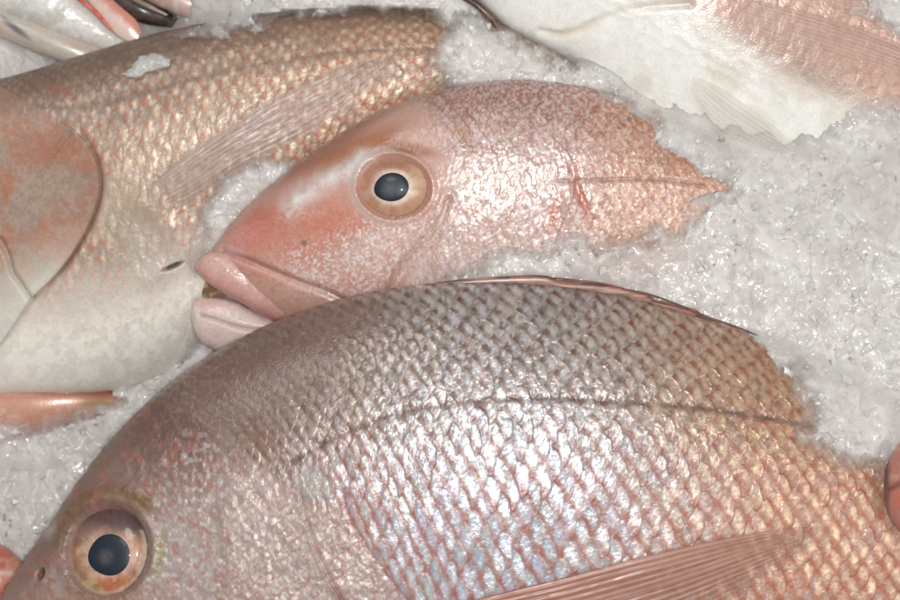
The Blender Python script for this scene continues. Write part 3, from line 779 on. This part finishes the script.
    hd = np.broadcast_to(lin((158, 134, 118)), X.shape + (3,)) * (.85 + .3 * nf)[..., None]
    hd = mix(hd, (176, 118, 90), .7 * sst(.36, .66, fbm(X / 26, Y / 30, 378, 4))); hd = mix(hd, (188, 176, 164), .22 * sst(.5, .68, fbm(X / 6, Y / 6, 361, 3)))
    hd = mix(hd, (170, 108, 74), .65 * blob(X, Y, 8, 185, 9, 34, 8, .1)); hd = mix(hd, (158, 98, 72), .5 * blob(X, Y, 40, 150, 50, 30, 20, .1))
    hd = mix(hd, (224, 220, 208), .95 * sst(235, 330, Y + .35 * X))
    hd = mix(hd, (150, 126, 112), .6 * (1 - sst(90, 130, Y)))
    c = hd + (c - hd) * np.maximum(sst(-6, 6, side), upper * sst(-40, 90, X))[..., None]
    c = mix(c, (150, 96, 68), .6 * blob(X, Y, 62, 92, 30, 7, 22, .2)); c = mix(c, (186, 152, 128), .6 * blob(X, Y, 82, 108, 26, 5, -5, .2))
    c = mix(c, (112, 72, 54), .8 * np.exp(-((side - 1.5) / 2.6) ** 2) * sst(.05, .2, ph) * (1 - sst(.55, .75, ph)))  # shadow gap along the gill cover edge, painted dark
    c = mix(c, (176, 166, 150), .5 * np.exp(-((side - 1) / 2.6) ** 2) * sst(.55, .75, ph))
    c = mix(c, (216, 214, 206), .5 * np.exp(-((side + 5) / 5) ** 2) * sst(.5, .65, ph))
    c = mix(c, (150, 140, 130), .5 * np.exp(-(dj / 2.4) ** 2))
    c = mix(c, (84, 62, 52), .95 * slit)
    c = mix(c, (108, 84, 70), .70 * np.exp(-(dk / 3.2) ** 2) * (.5 + .5 * np.abs(np.sin(pk * 45))))
    metal = np.clip(.08 * (1 - edge) * sst(.3, 1, fid) * sc + .12 * gl * sc * (1 - belly) + .22 * gl * sst(.35, .8, fid) * np.exp(-((hN - .66) / .12) ** 2) * sst(20, 60, side) + .14 * belly * sst(.45, .6, fbm(X / 8, Y / 8, 371, 2)), 0, 1)
    rough = np.clip(.22 + .35 * edge - .12 * belly + .25 * (side < 0) + .2 * (n3 - .5), 0, 1)
    return LL.make('body', d, M_DULL, left, np.clip(c, .005, .95), np.stack([metal, rough, 0 * rough], -1))
left_body()
fin_on('pectoral_fin', left, LL,
       [(138, 194, 160, 216, 3), (168, 168, 196, 202, 2), (208, 138, 248, 170, 1.5), (262, 104, 304, 142, 1.3), (320, 74, 356, 108, 1.2), (370, 53, 394, 74, 1), (412, 40, 418, 50, .4)],
       fin_paint((186, 160, 150), (194, 166, 150), 10, (.70, .30), 14, (206, 188, 180), .15), 10, .0028, amp=.00035)

# ================================================================== 4. the bream at the upper right, belly towards us
PL_R = plane_fn(0.004, 60, 0.05)
right = thing('sea_bream', 0, 0, 0, 'white bellied sea bream at the upper right, half buried, with ribbed pink fin', 'fish', GROUP)
stR = [(360, -200, 358, -196, 0), (400, -225, 395, -120, 30), (470, -240, 440, -40, 50), (560, -240, 500, 22, 64), (650, -225, 570, 62, 72), (740, -195, 645, 104, 74),
       (830, -160, 730, 146, 72), (920, -115, 830, 178, 66), (1010, -60, 930, 200, 56), (1090, 0, 1040, 210, 40), (1160, 60, 1130, 200, 22), (1200, 95, 1185, 185, 6)]
LR = Loft(stR, 900, 460, 30, PL_R, 0.78)
def right_body():
    X, Y, T = LR.X, LR.Y, LR.T
    pit = 16.0
    a = LR.A / pit + 2.0 * (T - .4) ** 2
    b = np.interp(T[0], [0, .12, .3, .5, 1, 2], [0, .155, .34, .52, 1.0, 2.0])[None] * (2 * 320 / 16.0) + 0 * X
    a = a + .4 * (fbm(X / 6, Y / 6, 272, 3) - .5); b = .75 * b + .7 * (fbm(X / 6, Y / 7, 273, 3) - .5)
    DA, DB, E, r1, r2, r3 = scales(a, b, 1, .7, 271)
    n1 = fbm(X / 40, Y / 40, 431); n2 = fbm(X / 9, Y / 9, 437, 3); n3 = fbm(X / 4, Y / 4, 439, 2)
    # pinkish scaled flank above the fin line, white belly beneath
    dl, sl, pl = dist_line(X, Y, [(640, -30), (720, 24), (760, 55), (810, 82), (870, 110), (960, 140)])
    up = sst(-28, 26, -sl * dl)
    thr, st_, pt = dist_line(X, Y, [(540, -20), (610, 10), (660, 40), (720, 62), (760, 80)])
    fringe = np.exp(-(thr / 26) ** 2) * (1 - up)
    d = (.15 + .85 * up) * (.00014 * (DA + .3) + .00006 * sst(0, .4, E) + .00016 * (r1 - .5) * DA / .5) * sst(640, 760, X + Y) * LR.top
    rip = np.sin(((X - 600) * .5 - (Y - 20) * .9) / 2.1 + 6 * n2)
    d += .00003 * fringe * rip + .0002 * (n2 - .5) * (1 - up) + .0005 * (n1 - .5)
    dg, sg, pg = dist_line(X, Y, [(540, 32), (565, 34), (600, 20), (640, 8), (690, 4)])
    d += -.0008 * np.exp(-(dg / 4) ** 2)
    c = np.broadcast_to(lin((242, 240, 234)), X.shape + (3,)) * (.92 + .16 * n2)[..., None]
    c = mix(c, (216, 210, 190), .45 * sst(.5, .7, n1) * (1 - up))
    c = mix(c, (204, 186, 138), .5 * np.exp(-(dg / 4) ** 2) * sst(.0, .1, pg) * (1 - sst(.3, .5, pg)))
    c = mix(c, (168, 142, 120), .20 * fringe * sst(.35, .75, n1 + .1) * sst(.2, .8, .5 + .5 * rip))
    sc = np.broadcast_to(lin((190, 156, 138)), X.shape + (3,)) * (.8 + .4 * r2)[..., None] * irid(r3, 0) ** .6
    rim = 1 - sst(0, .36, E)
    edge = np.clip(rim * (.5 + .6 * n1) + .5 * (1 - sst(-.2, .2, DA)), 0, 1)
    sc = mix(sc, (180, 104, 76), edge * .7 * (.5 + n2)); sc = mix(sc, (196, 170, 156), .5 * sst(.45, .65, n2))
    c = c + (sc - c) * (up * .95)[..., None]
    c = mix(c, (150, 130, 114), .45 * blob(X, Y, 820, 78, 90, 20, 24, .1))
    c = mix(c, (188, 146, 128), .7 * blob(X, Y, 735, 12, 26, 20, 20, .2))
    metal = np.clip(.2 * up * (1 - edge), 0, 1); rough = np.clip(.14 + .3 * edge + .2 * (n3 - .5), 0, 1)
    return LR.make('body', d, M_SKIN, right, np.clip(c, .005, .95), np.stack([metal, rough, 0 * rough], -1))
right_body()
fin_on('pectoral_fin', right, LR,
       [(716, 0, 704, 22, 3), (745, -2, 722, 34, 2), (790, 6, 762, 58, 1.5), (840, 20, 810, 76, 1.3), (890, 38, 868, 92, 1.2), (940, 60, 926, 108, 1), (985, 84, 975, 118, .4)],
       fin_paint((212, 182, 168), (208, 160, 138), 16, (.58, .42), 24, (246, 234, 226), .35), 16, .0026, amp=.0009)
fin_on('pelvic_fin', right, LR,
       [(694, 76, 690, 90, 3), (708, 80, 696, 110, 2), (735, 96, 716, 136, 1.5), (768, 120, 748, 152, 1.2), (796, 143, 780, 158, 1), (812, 155, 808, 160, .4)],
       fin_paint((236, 226, 214), (232, 230, 224), 9, (.45, .34), 34, (250, 248, 246), .2), 9, .0030, ns=220, nt=110, amp=.0009)
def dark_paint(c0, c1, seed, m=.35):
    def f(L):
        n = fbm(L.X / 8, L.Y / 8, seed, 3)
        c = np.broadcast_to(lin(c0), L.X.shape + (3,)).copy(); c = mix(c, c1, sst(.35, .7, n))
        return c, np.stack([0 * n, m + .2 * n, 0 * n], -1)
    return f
thin_loft('membrane_or_gap_shade', [(452, -26, 446, -18, 1), (466, -8, 460, -2, 4), (482, 4, 474, 7, 5), (494, 16, 488, 20, 4), (499, 26, 495, 28, 1)], 90, 30,
          plane_fn(.012, 10, .05), dark_paint((74, 50, 40), (116, 84, 68), 501), M_WET, right, .8, 10)  # dark strip added for the shadow gap between fish and ice

# ================================================================== 5. pieces of other fish at the margins
pale = thing('pale_fish', 0, 0, 0, 'white fish head with red edged gill slit at the top left corner', 'fish')
def pale_paint(L):
    n = fbm(L.X / 14, L.Y / 14, 601, 4); g = fbm(L.X / 4, L.Y / 4, 603, 2)
    c = np.broadcast_to(lin((228, 225, 220)), L.X.shape + (3,)) * (.90 + .16 * g)[..., None]
    c = mix(c, (182, 180, 166), .5 * sst(.48, .68, n))
    return c, np.stack([0 * n, .3 + .3 * n, 0 * n], -1)
PB = [(-70, -80, -75, -60, 2), (-10, -75, -40, 0, 24), (40, -50, 5, 14, 30), (78, -14, 48, 30, 28), (102, 12, 82, 42, 22), (124, 32, 110, 52, 14), (150, 50, 140, 60, 3)]
thin_loft('body', PB, 260, 140, plane_fn(-.024, 20, .0), pale_paint, M_WET, pale, .8, 20, lambda L: .0012 * (fbm(L.X / 20, L.Y / 20, 607) - .5))
def jaw2_paint(L):
    n = fbm(L.X / 14, L.Y / 14, 611, 4); v = np.clip(L.T, 0, 1)
    c = np.broadcast_to(lin((196, 188, 178)), L.X.shape + (3,)) * (.9 + .2 * n)[..., None]
    c = mix(c, (196, 160, 138), .35 * sst(.5, .7, n)); c = mix(c, (150, 136, 124), .55 * (1 - sst(0, .3, v)))
    c = mix(c, (92, 88, 98), .85 * blob(L.X, L.Y, 14, 27, 30, 5, 38, .2))
    return c, np.stack([.05 + 0 * n, .3 + .2 * n, 0 * n], -1)
thin_loft('lower_jaw', [(-50, -14, -50, 20, 8), (0, 6, -6, 34, 16), (40, 20, 28, 48, 18), (75, 34, 62, 62, 16), (106, 48, 95, 74, 10), (135, 62, 130, 80, 3)], 200, 80,
          plane_fn(-.024, 40, .0), jaw2_paint, M_WET, pale, .8, 16)
def redp(L):
    n = fbm(L.X / 8, L.Y / 8, 621, 3)
    c = np.broadcast_to(lin((222, 196, 186)), L.X.shape + (3,)).copy(); c = mix(c, (206, 128, 110), .85 * (1 - sst(.25, .6, np.clip(L.T, 0, 1) + .3 * (n - .5))))
    return c, np.stack([0 * n, .3 + 0 * n, 0 * n], -1)
thin_loft('gill_cover', [(70, -34, 64, -20, 2), (98, -14, 84, -4, 4), (120, 6, 100, 16, 5), (136, 20, 118, 36, 4), (142, 32, 134, 44, 2)], 160, 60, plane_fn(-.0105, 10, .0), redp, M_WET, pale, .8, 12)
thin_loft('membrane_or_gap_shade', [(62, -16, 59, -13, 1), (84, 0, 80, 2, 3), (97, 10, 93, 13, 3.2), (107, 22, 104, 24, 3), (114, 31, 113, 32, 1)], 100, 30, plane_fn(-.0085, 10, .0), dark_paint((206, 92, 76), (216, 128, 110), 631), M_WET, pale, .8, 10)

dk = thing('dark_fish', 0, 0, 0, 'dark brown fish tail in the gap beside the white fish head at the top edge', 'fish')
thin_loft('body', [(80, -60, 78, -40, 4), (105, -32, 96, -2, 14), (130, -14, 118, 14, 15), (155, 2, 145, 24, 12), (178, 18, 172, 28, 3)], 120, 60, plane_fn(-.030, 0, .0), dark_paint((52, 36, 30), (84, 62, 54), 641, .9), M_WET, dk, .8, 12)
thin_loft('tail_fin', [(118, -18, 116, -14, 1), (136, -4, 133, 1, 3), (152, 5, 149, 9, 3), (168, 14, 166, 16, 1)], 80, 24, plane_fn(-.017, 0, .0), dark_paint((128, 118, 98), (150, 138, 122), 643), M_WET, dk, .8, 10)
pk = thing('pink_fish', 0, 0, 0, 'sliver of pale pink fish at the top edge between dark gap and ice', 'fish')
thin_loft('body', [(120, -60, 118, -40, 6), (150, -36, 138, -6, 16), (180, -20, 166, 10, 18), (212, -6, 200, 22, 14), (240, 8, 235, 24, 4)], 140, 70, plane_fn(-.022, 0, .0), dark_paint((190, 160, 152), (206, 186, 180), 651), M_WET, pk, .8, 12)

org = thing('orange_fish', 0, 0, 0, 'orange pink fish peeping out from beneath the cream belly at the left edge', 'fish')
def org_paint(L):
    n = fbm(L.X / 12, L.Y / 10, 661, 3)
    c = np.broadcast_to(lin((202, 150, 126)), L.X.shape + (3,)).copy()
    c = mix(c, (214, 178, 164), .75 * sst(.4, .65, n) * sst(398, 410, L.Y)); c = mix(c, (146, 82, 60), .7 * (1 - sst(392, 402, L.Y))); c = mix(c, (150, 130, 72), .6 * blob(L.X, L.Y, 95, 402, 26, 8, 0, .1))
    return c, np.stack([.1 * n, .25 + .2 * n, 0 * n], -1)
thin_loft('body', [(-90, 380, -90, 450, 10), (-30, 372, -30, 446, 24), (30, 374, 28, 438, 26), (80, 382, 74, 424, 20), (118, 394, 112, 412, 8), (128, 401, 127, 404, 1)], 240, 120, plane_fn(-.0265, 400, .0), org_paint, M_WET, org, .8, 16)
rd = thing('red_fish', 0, 0, 0, 'red orange fish snout at the left edge just in front of the largest bream', 'fish')
def rd_paint(L):
    n = fbm(L.X / 9, L.Y / 7, 671, 3); dl, s, p = dist_line(L.X, L.Y, [(-20, 580), (0, 573), (12, 574), (30, 580)])
    c = np.broadcast_to(lin((196, 112, 90)), L.X.shape + (3,)).copy(); c = mix(c, (214, 158, 140), .7 * sst(.4, .65, n)); c = mix(c, (226, 206, 198), .7 * np.exp(-(dl / 3) ** 2))
    c = mix(c, (120, 62, 54), .7 * (1 - sst(.02, .12, np.clip(L.T, 0, 1))))
    return c, np.stack([0 * n, .25 + .2 * n, 0 * n], -1)
thin_loft('body', [(-90, 520, -90, 640, 12), (-40, 528, -40, 640, 30), (-8, 540, -8, 632, 30), (14, 553, 12, 622, 24), (30, 572, 28, 610, 10), (34, 588, 34, 594, 1)], 200, 140, plane_fn(-.014, 560, .0), rd_paint, M_WET, rd, .8, 16)
rt = thing('pink_fish', 0, 0, 0, 'smooth pink fish with a dark rim at the right edge beside the ice', 'fish')
def rt_paint(L):
    n = fbm(L.X / 9, L.Y / 9, 681, 3)
    c = np.broadcast_to(lin((184, 124, 112)), L.X.shape + (3,)).copy(); c = mix(c, (196, 106, 82), .7 * blob(L.X, L.Y, 902, 500, 16, 14, 0, .2)); c = mix(c, (206, 168, 158), .5 * sst(.5, .7, n))
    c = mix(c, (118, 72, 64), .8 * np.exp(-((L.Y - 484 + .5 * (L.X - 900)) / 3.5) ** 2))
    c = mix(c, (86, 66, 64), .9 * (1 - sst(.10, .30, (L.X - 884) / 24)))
    return c, np.stack([0 * n, .2 + .2 * n, 0 * n], -1)
thin_loft('body', [(885, 470, 885, 500, 2), (893, 452, 890, 518, 14), (915, 430, 910, 540, 26), (960, 410, 950, 560, 34), (1020, 410, 1010, 570, 28), (1070, 440, 1060, 548, 18), (1096, 492, 1096, 496, 0)], 200, 140, plane_fn(.052, 480, .0), rt_paint, M_WET, rt, .8, 16)

# ================================================================== 6. the ice
GX = 1.0
gx = np.arange(-90, 991, GX); gy = np.arange(-90, 691, GX)
IX, IY = np.meshgrid(gx, gy, indexing='ij')
def raster(L):
    H = np.full(IX.shape, -1e9)
    co = L.co; f = K * (1 - co[..., 2] / CAM_H)
    x = co[..., 0] / f + 450; y = 300 - co[..., 1] / f
    m = L.top
    s = 2
    Hs = np.full((len(gx) // s + 2, len(gy) // s + 2), -1e9)
    ix = ((x[m] - gx[0]) / GX / s).round().astype(int); iy = ((y[m] - gy[0]) / GX / s).round().astype(int)
    ok = (ix >= 0) & (iy >= 0) & (ix < Hs.shape[0]) & (iy < Hs.shape[1])
    np.maximum.at(Hs, (ix[ok], iy[ok]), co[..., 2][m][ok])
    return Hs[(np.arange(len(gx)) / s).round().astype(int)][:, (np.arange(len(gy)) / s).round().astype(int)]
hF, hM, hL, hR = raster(LF), raster(LM), raster(LL), raster(LR)
hX = np.full(IX.shape, -1e9)
for l in EXTRA: hX = np.maximum(hX, raster(l))

ctrl = np.array([(-60, 70, -19), (30, 62, -19), (60, 20, -50), (130, 5, -52), (190, 5, -8), (300, -20, 5), (400, -10, 10), (460, 50, 15), (560, 55, 14), (640, 80, 15),
        (700, 130, 17), (800, 200, 24), (900, 250, 29), (960, 300, 30), (800, 300, 28), (700, 270, 23), (620, 260, 21), (560, 262, 20), (480, 275, 14), (850, 420, 33), (960, 430, 34),
        (40, 450, -17), (0, 510, -14), (60, 490, -12), (100, 425, -16), (140, 400, -14), (190, 350, -14), (205, 210, -10), (300, 430, -25), (500, 500, -20), (800, 600, -15), (-80, 300, -50),
        (200, 100, -50), (450, 180, -30), (-60, 600, -30), (300, 650, -40), (10, 425, -26), (60, 405, -28), (0, 400, -30), (100, 400, -25), (700, 60, -20), (850, 60, -20), (800, 140, 8), (900, 150, 14), (960, 120, 14), (480, 0, 0)], float)
num = 0; den = 1e-12
for cx, cy, cz in ctrl:
    w = np.exp(-((IX - cx) ** 2 + (IY - cy) ** 2) / (2 * 42 ** 2)) + 1e-9
    num = num + w * cz * .001; den = den + w
floor = num / den

def box(A, r):
    for ax in (0, 1):
        P = np.pad(A, [(r, r) if q == ax else (0, 0) for q in (0, 1)], mode='edge')
        C = np.cumsum(P, axis=ax); C = np.insert(C, 0, 0, axis=ax)
        n = A.shape[ax]; w = 2 * r + 1
        A = (np.take(C, np.arange(w, w + n), axis=ax) - np.take(C, np.arange(0, n), axis=ax)) / w
    return A

wx = IX + 6 * (fbm(IX / 12, IY / 12, 801) - .5); wy = IY + 6 * (fbm(IX / 12, IY / 12, 802) - .5)
h1, id1 = shards(wx, wy, 22, 810, 1.6); h2, id2 = shards(wx + 40, wy, 11, 820, 1.6); h3, id3 = shards(wx, wy + 9, 5.5, 830, 1.6)
h1b, id1b = shards(wx * .9 + wy * .3, wy * .9 - wx * .3, 16, 840, 1.8)
chips = .0014 * np.maximum(h1, h1b - .1) + .00045 * h2 + .00012 * h3
melt = sst(.38, .62, fbm(IX / 55, IY / 55, 850))                  # wet slushy places are smoother
soft = box(chips, 3)
chips = chips * (.30 + .55 * melt) + soft * (.65 - .55 * melt)
chips = chips - chips.mean() + .003 * (fbm(IX / 70, IY / 70, 851) - .5) + .0022 * (fbm(IX / 24, IY / 24, 853) - .5)

hall = np.maximum(np.maximum(np.maximum(hF, hM), np.maximum(hL, hR)), hX)
ice = floor + chips
inner = lambda h: box((h > -1e8).astype(float), 4) > .999
lim = np.where(inner(hall), hall - .007, 1e9)
ice = np.minimum(ice, lim)

THIN = np.full(IX.shape, -1.0)
def heap(ice, poly, over, thick=.005, rag=11, soft=10, seed=0, fade=32):
    sd = poly_sd(IX, IY, poly)
    sd = sd + rag * .75 * (fbm(IX / 16, IY / 16, 900 + seed, 3) - .5) * 2 + 1.6 * (h2 - .5)
    H = floor.copy()
    for h in over: H = np.maximum(H, np.where(h > -1e8, h, -1))
    H = box(box(H, 4), 4)
    z = H + thick * (1 - np.exp(-np.clip(sd, 0, None) / soft)) + chips * sst(-2, 22, sd) * .9 + .0001
    THIN[sd > 0] = np.maximum(THIN, np.maximum(0, np.clip(sd / fade, 0, 1.8) + .4 * (chips / .0022)))[sd > 0]
    return np.where(sd > 0, np.maximum(ice, z), ice), sd

POLY = {}
tail_left = [(460, -90), (420, -5), (428, 16), (441, 28), (432, 44), (428, 62), (438, 80), (436, 100), (430, 114), (470, 120), (560, 110), (640, 100), (640, 60), (560, 52), (500, 25), (480, 0), (480, -90)]
top_ice = [(165, -90), (172, 10), (160, 24), (170, 36), (196, 40), (214, 48), (240, 37), (262, 27), (275, 19), (300, 20), (330, 15), (380, 15), (430, 18), (470, -5), (470, -90)]
mid_ice = [(585, 60), (604, 96), (630, 112), (650, 128), (668, 152), (698, 170), (724, 186), (692, 198), (678, 222), (652, 222), (640, 232), (610, 236), (585, 232), (558, 234),
           (532, 252), (508, 244), (486, 250), (468, 264), (440, 284), (500, 330), (700, 370), (900, 400), (1000, 300), (1000, 150), (900, 110), (800, 120), (720, 110), (640, 70)]
front_ice = [(748, 325), (764, 346), (776, 362), (788, 384), (799, 405), (800, 420), (793, 438), (806, 452), (822, 462), (846, 470), (866, 474), (884, 486), (890, 500), (1010, 540), (1010, 250), (800, 250)]
org_ice = [(-95, 424), (-20, 420), (10, 424), (40, 421), (62, 414), (78, 408), (96, 404), (110, 399), (135, 392), (150, 430), (60, 470), (-95, 470)]
fin_ice = [(184, 262), (192, 238), (196, 214), (206, 196), (220, 178), (238, 162), (262, 154), (282, 152), (298, 156), (312, 170), (290, 200), (240, 250), (215, 285)]
belly_ice = [(150, 420), (152, 394), (168, 380), (178, 362), (186, 342), (192, 318), (190, 290), (230, 290), (260, 360), (200, 420)]
right_belly = [(560, 58), (600, 80), (650, 98), (690, 114), (740, 130), (790, 138), (822, 132), (848, 118), (862, 104), (884, 96), (905, 92), (1000, 100), (1000, 300), (560, 200)]
ice, _ = heap(ice, tail_left, [hL], .005, 9, 8, 1)
ice, _ = heap(ice, top_ice, [hL], .005, 20, 8, 2)
ice, sdm = heap(ice, mid_ice, [hM], .0040, 9, 12, 3)
ice, sdr = heap(ice, right_belly, [hR], .0026, 12, 40, 6, 80)
ice, _ = heap(ice, org_ice, [hX], .003, 5, 12, 9)
ice, _ = heap(ice, fin_ice, [hL], .0045, 7, 8, 4)
ice, _ = heap(ice, belly_ice, [hL], .0035, 9, 10, 5)
front_ok = np.where(inner(hF), hF - .006, 1e9)
ice = np.minimum(ice, front_ok)
ice = np.where(inner(hM) & (sdm < 0), np.minimum(ice, hM - .006), ice)
ice, _ = heap(ice, front_ice, [hF, hM], .0050, 10, 14, 7, 40)
top_r = [(838, -90), (836, -6), (848, 8), (866, 20), (884, 30), (905, 40), (1000, 60), (1000, -90)]
ice, _ = heap(ice, top_r, [hR], .0030, 16, 12, 8)

icol = np.broadcast_to(lin((220, 216, 212)), IX.shape + (3,)) * (.90 + .06 * id2 + .07 * id1 + .05 * id3)[..., None]
n_i = fbm(IX / 30, IY / 30, 861)
icol = mix(icol, (200, 193, 187), .40 * sst(.42, .65, n_i))
icol = mix(icol, (206, 180, 172), .45 * blob(IX, IY, 640, 255, 90, 40, 0, .2) + .5 * blob(IX, IY, 25, 425, 70, 24, -10, .2) + .4 * blob(IX, IY, 815, 462, 50, 22, 20, .2))
speck = sst(.80, .86, fbm(IX / 5, IY / 5, 871, 2)) * sst(.5, .6, fbm(IX / 40, IY / 40, 873))
icol = mix(icol, (132, 112, 104), .6 * speck)
ext = np.array([14., 34, 64, 110, 180, 280, 420])
gx2 = np.r_[gx[0] - ext[::-1], gx, gx[-1] + ext]; gy2 = np.r_[gy[0] - ext[::-1], gy, gy[-1] + ext]; ne = len(ext)
IX2, IY2 = np.meshgrid(gx2, gy2, indexing='ij')
far = np.maximum(np.maximum(gx[0] - IX2, IX2 - gx[-1]), np.maximum(gy[0] - IY2, IY2 - gy[-1]))
ice_w = np.pad(ice, ne, mode='edge'); ice_w = ice_w + (np.minimum(ice_w, -.03) - ice_w) * sst(0, 120, far) + .004 * (fbm(IX2 / 40, IY2 / 40, 990) - .5) * sst(0, 40, far)
icol_w = np.pad(icol, ((ne, ne), (ne, ne), (0, 0)), mode='edge'); mask_w = np.pad(np.where((hall > -1e8) & (THIN >= 0), .15 + .85 * sst(-.05, .70, THIN), 1.0), ne, mode='edge')
mask_w = np.maximum(mask_w, sst(0, 20, far))
bed = link_mesh('ice_bed', to_world(IX2, IY2, ice_w), grid_faces(len(gx2), len(gy2), False)[:, ::-1], M_ICE, None, np.clip(icol_w, 0, .9), np.repeat(mask_w[..., None], 3, -1))
bed['kind'] = 'structure'

# loose clear chips lying on the ice: one uncountable mass
m_chip, nt_c, b_c = new_mat('clear_ice_chip')
b_c.inputs['Base Color'].default_value = (.66, .64, .62, 1); b_c.inputs['Roughness'].default_value = .3
b_c.inputs['IOR'].default_value = 1.31; b_c.inputs['Coat Weight'].default_value = .5; b_c.inputs['Coat Roughness'].default_value = .08
def chip_verts(r):
    t = np.array([(1, 0, 0), (-1, 0, 0), (0, 1, 0), (0, -1, 0), (0, 0, 1), (0, 0, -1)], float)
    t = t * (1 + .5 * (rng.random((6, 3)) - .5)) * np.array([1, .45 + .5 * rng.random(), .3 + .35 * rng.random()]) * r
    t += (rng.random((6, 3)) - .5) * r * .45
    q = rng.normal(size=3) * np.array([.5, .5, 3]); an = np.linalg.norm(q); ax = q / an
    c, s = math.cos(an), math.sin(an)
    return t * c + np.cross(ax, t) * s + np.outer(t @ ax, ax) * (1 - c)
oct_f = np.array([(0, 2, 4), (2, 1, 4), (1, 3, 4), (3, 0, 4), (2, 0, 5), (1, 2, 5), (3, 1, 5), (0, 3, 5)])
vis = ice > np.where(hall > -1e8, hall, -1e9) + .0004
cand = np.argwhere(vis & ((THIN < 0) | (THIN > .25)) & (IX > -30) & (IX < 930) & (IY > -30) & (IY < 630))
pick = cand[rng.choice(len(cand), 1100, replace=False)]
cv, cf = [], []
for k, (i, j) in enumerate(pick):
    r = K * (1.6 + 4.6 * rng.random() ** 3)
    p = to_world(np.array(IX[i, j]), np.array(IY[i, j]), np.array(ice[i, j] + r * .12))
    cv.append(chip_verts(r) + p); cf.append(oct_f + 6 * k)
chips_o = link_mesh('crushed_ice', np.concatenate(cv), np.concatenate(cf), m_chip, None, None, None, smooth=False)
chips_o['kind'] = 'stuff'

# the single lump resting on the back of the left fish
lp = [(122, 74), (132, 66), (140, 57), (150, 53), (160, 53), (171, 58), (168, 66), (158, 70), (146, 73), (136, 78), (128, 78)]
fs = sampler(LL)
lx = np.arange(112, 182, .6); ly = np.arange(44, 88, .6)
QX, QY = np.meshgrid(lx, ly, indexing='ij')
sd = poly_sd(QX, QY, lp) + 4 * (fbm(QX / 7, QY / 7, 950, 3) - .5)
pq = np.array([(x, y) for x in range(112, 184, 6) for y in range(50, 90, 6)])
zp = surf_plane(LL, pq, 0)
s1, i1 = shards(QX, QY, 9, 960, 1.8); s2, i2 = shards(QX, QY, 5, 970, 1.8)
zt = zp(QX, QY) + np.where(sd > 0, .0030 * (1 - np.exp(-sd / 4)) + .0011 * s1 + .0006 * s2, -.0018)
lc = np.broadcast_to(lin((204, 202, 198)), QX.shape + (3,)) * (.88 + .2 * i1)[..., None]
nxy = QX.shape
ctop = to_world(QX, QY, zt); cbot = to_world(QX, QY, zp(QX, QY) - .003)
inside = sd > -1.2
vid = np.full(nxy, -1); vid[inside] = np.arange(inside.sum()); nv = inside.sum()
a = vid[:-1, :-1]; b = vid[1:, :-1]; c = vid[1:, 1:]; d_ = vid[:-1, 1:]
okf = (a >= 0) & (b >= 0) & (c >= 0) & (d_ >= 0)
ft = np.stack([a[okf], d_[okf], c[okf], b[okf]], -1)
allf = np.concatenate([ft, ft[:, ::-1] + nv])
# side walls
ed = {}
for f in ft:
    for q in range(4):
        e = (int(f[q]), int(f[(q + 1) % 4])); ed[e] = 1
walls = [(e[1], e[0], e[0] + nv, e[1] + nv) for e in ed if (e[1], e[0]) not in ed]
allf = np.concatenate([allf, np.array(walls)])
lump = link_mesh('ice_lump', np.concatenate([ctop[inside], cbot[inside]]), allf, M_LUMP, None, np.concatenate([lc[inside], lc[inside]]), None)
lump['label'] = 'small flat lump of ice on the dark back of the cream bellied bream'; lump['category'] = 'ice'

# ================================================================== 7. camera and lamps
sc = bpy.context.scene
cam = bpy.data.cameras.new('camera'); cam.sensor_width = 36
cam.lens = 36 * CAM_H / (900 * K); cam.clip_start = .05; cam.clip_end = 20
co = bpy.data.objects.new('camera', cam); co.location = (0, 0, CAM_H); COL.objects.link(co)
sc.camera = co
cam.dof.use_dof = True; cam.dof.focus_distance = CAM_H - .04; cam.dof.aperture_fstop = 11

def area(name, loc, size, power, target=(0, 0, 0), color=(1, 1, 1), shape='DISK'):
    l = bpy.data.lights.new(name, 'AREA'); l.shape = shape; l.size = size; l.energy = power; l.color = color
    o = bpy.data.objects.new(name, l); o.location = loc; COL.objects.link(o)
    v = np.array(target) - np.array(loc)
    from mathutils import Vector
    o.rotation_euler = Vector(v).to_track_quat('-Z', 'Y').to_euler()
    return o
area('flash_lamp', (0.03, 0.01, 1.0), 0.07, 4.9, color=(1, .99, .98))
area('soft_fill_lamp', (-0.5, 0.75, 1.25), 0.5, 4.5, color=(1, .99, .97))  # added overhead softbox for soft ambient light
area('soft_fill_lamp', (0.7, -0.25, 1.2), 0.6, 4, color=(1, .99, .98))  # second added soft fill, out of view
w = bpy.data.worlds.new('World'); sc.world = w; w.use_nodes = True
bg = w.node_tree.nodes['Background']; bg.inputs[0].default_value = (1, .985, .97, 1); bg.inputs[1].default_value = .21
vs = sc.view_settings; vs.view_transform = 'Standard'; vs.look = 'None'; vs.exposure = 0; vs.gamma = 1
sc.cycles.use_denoising = True
sc.cycles.max_bounces = 8; sc.cycles.transparent_max_bounces = 12
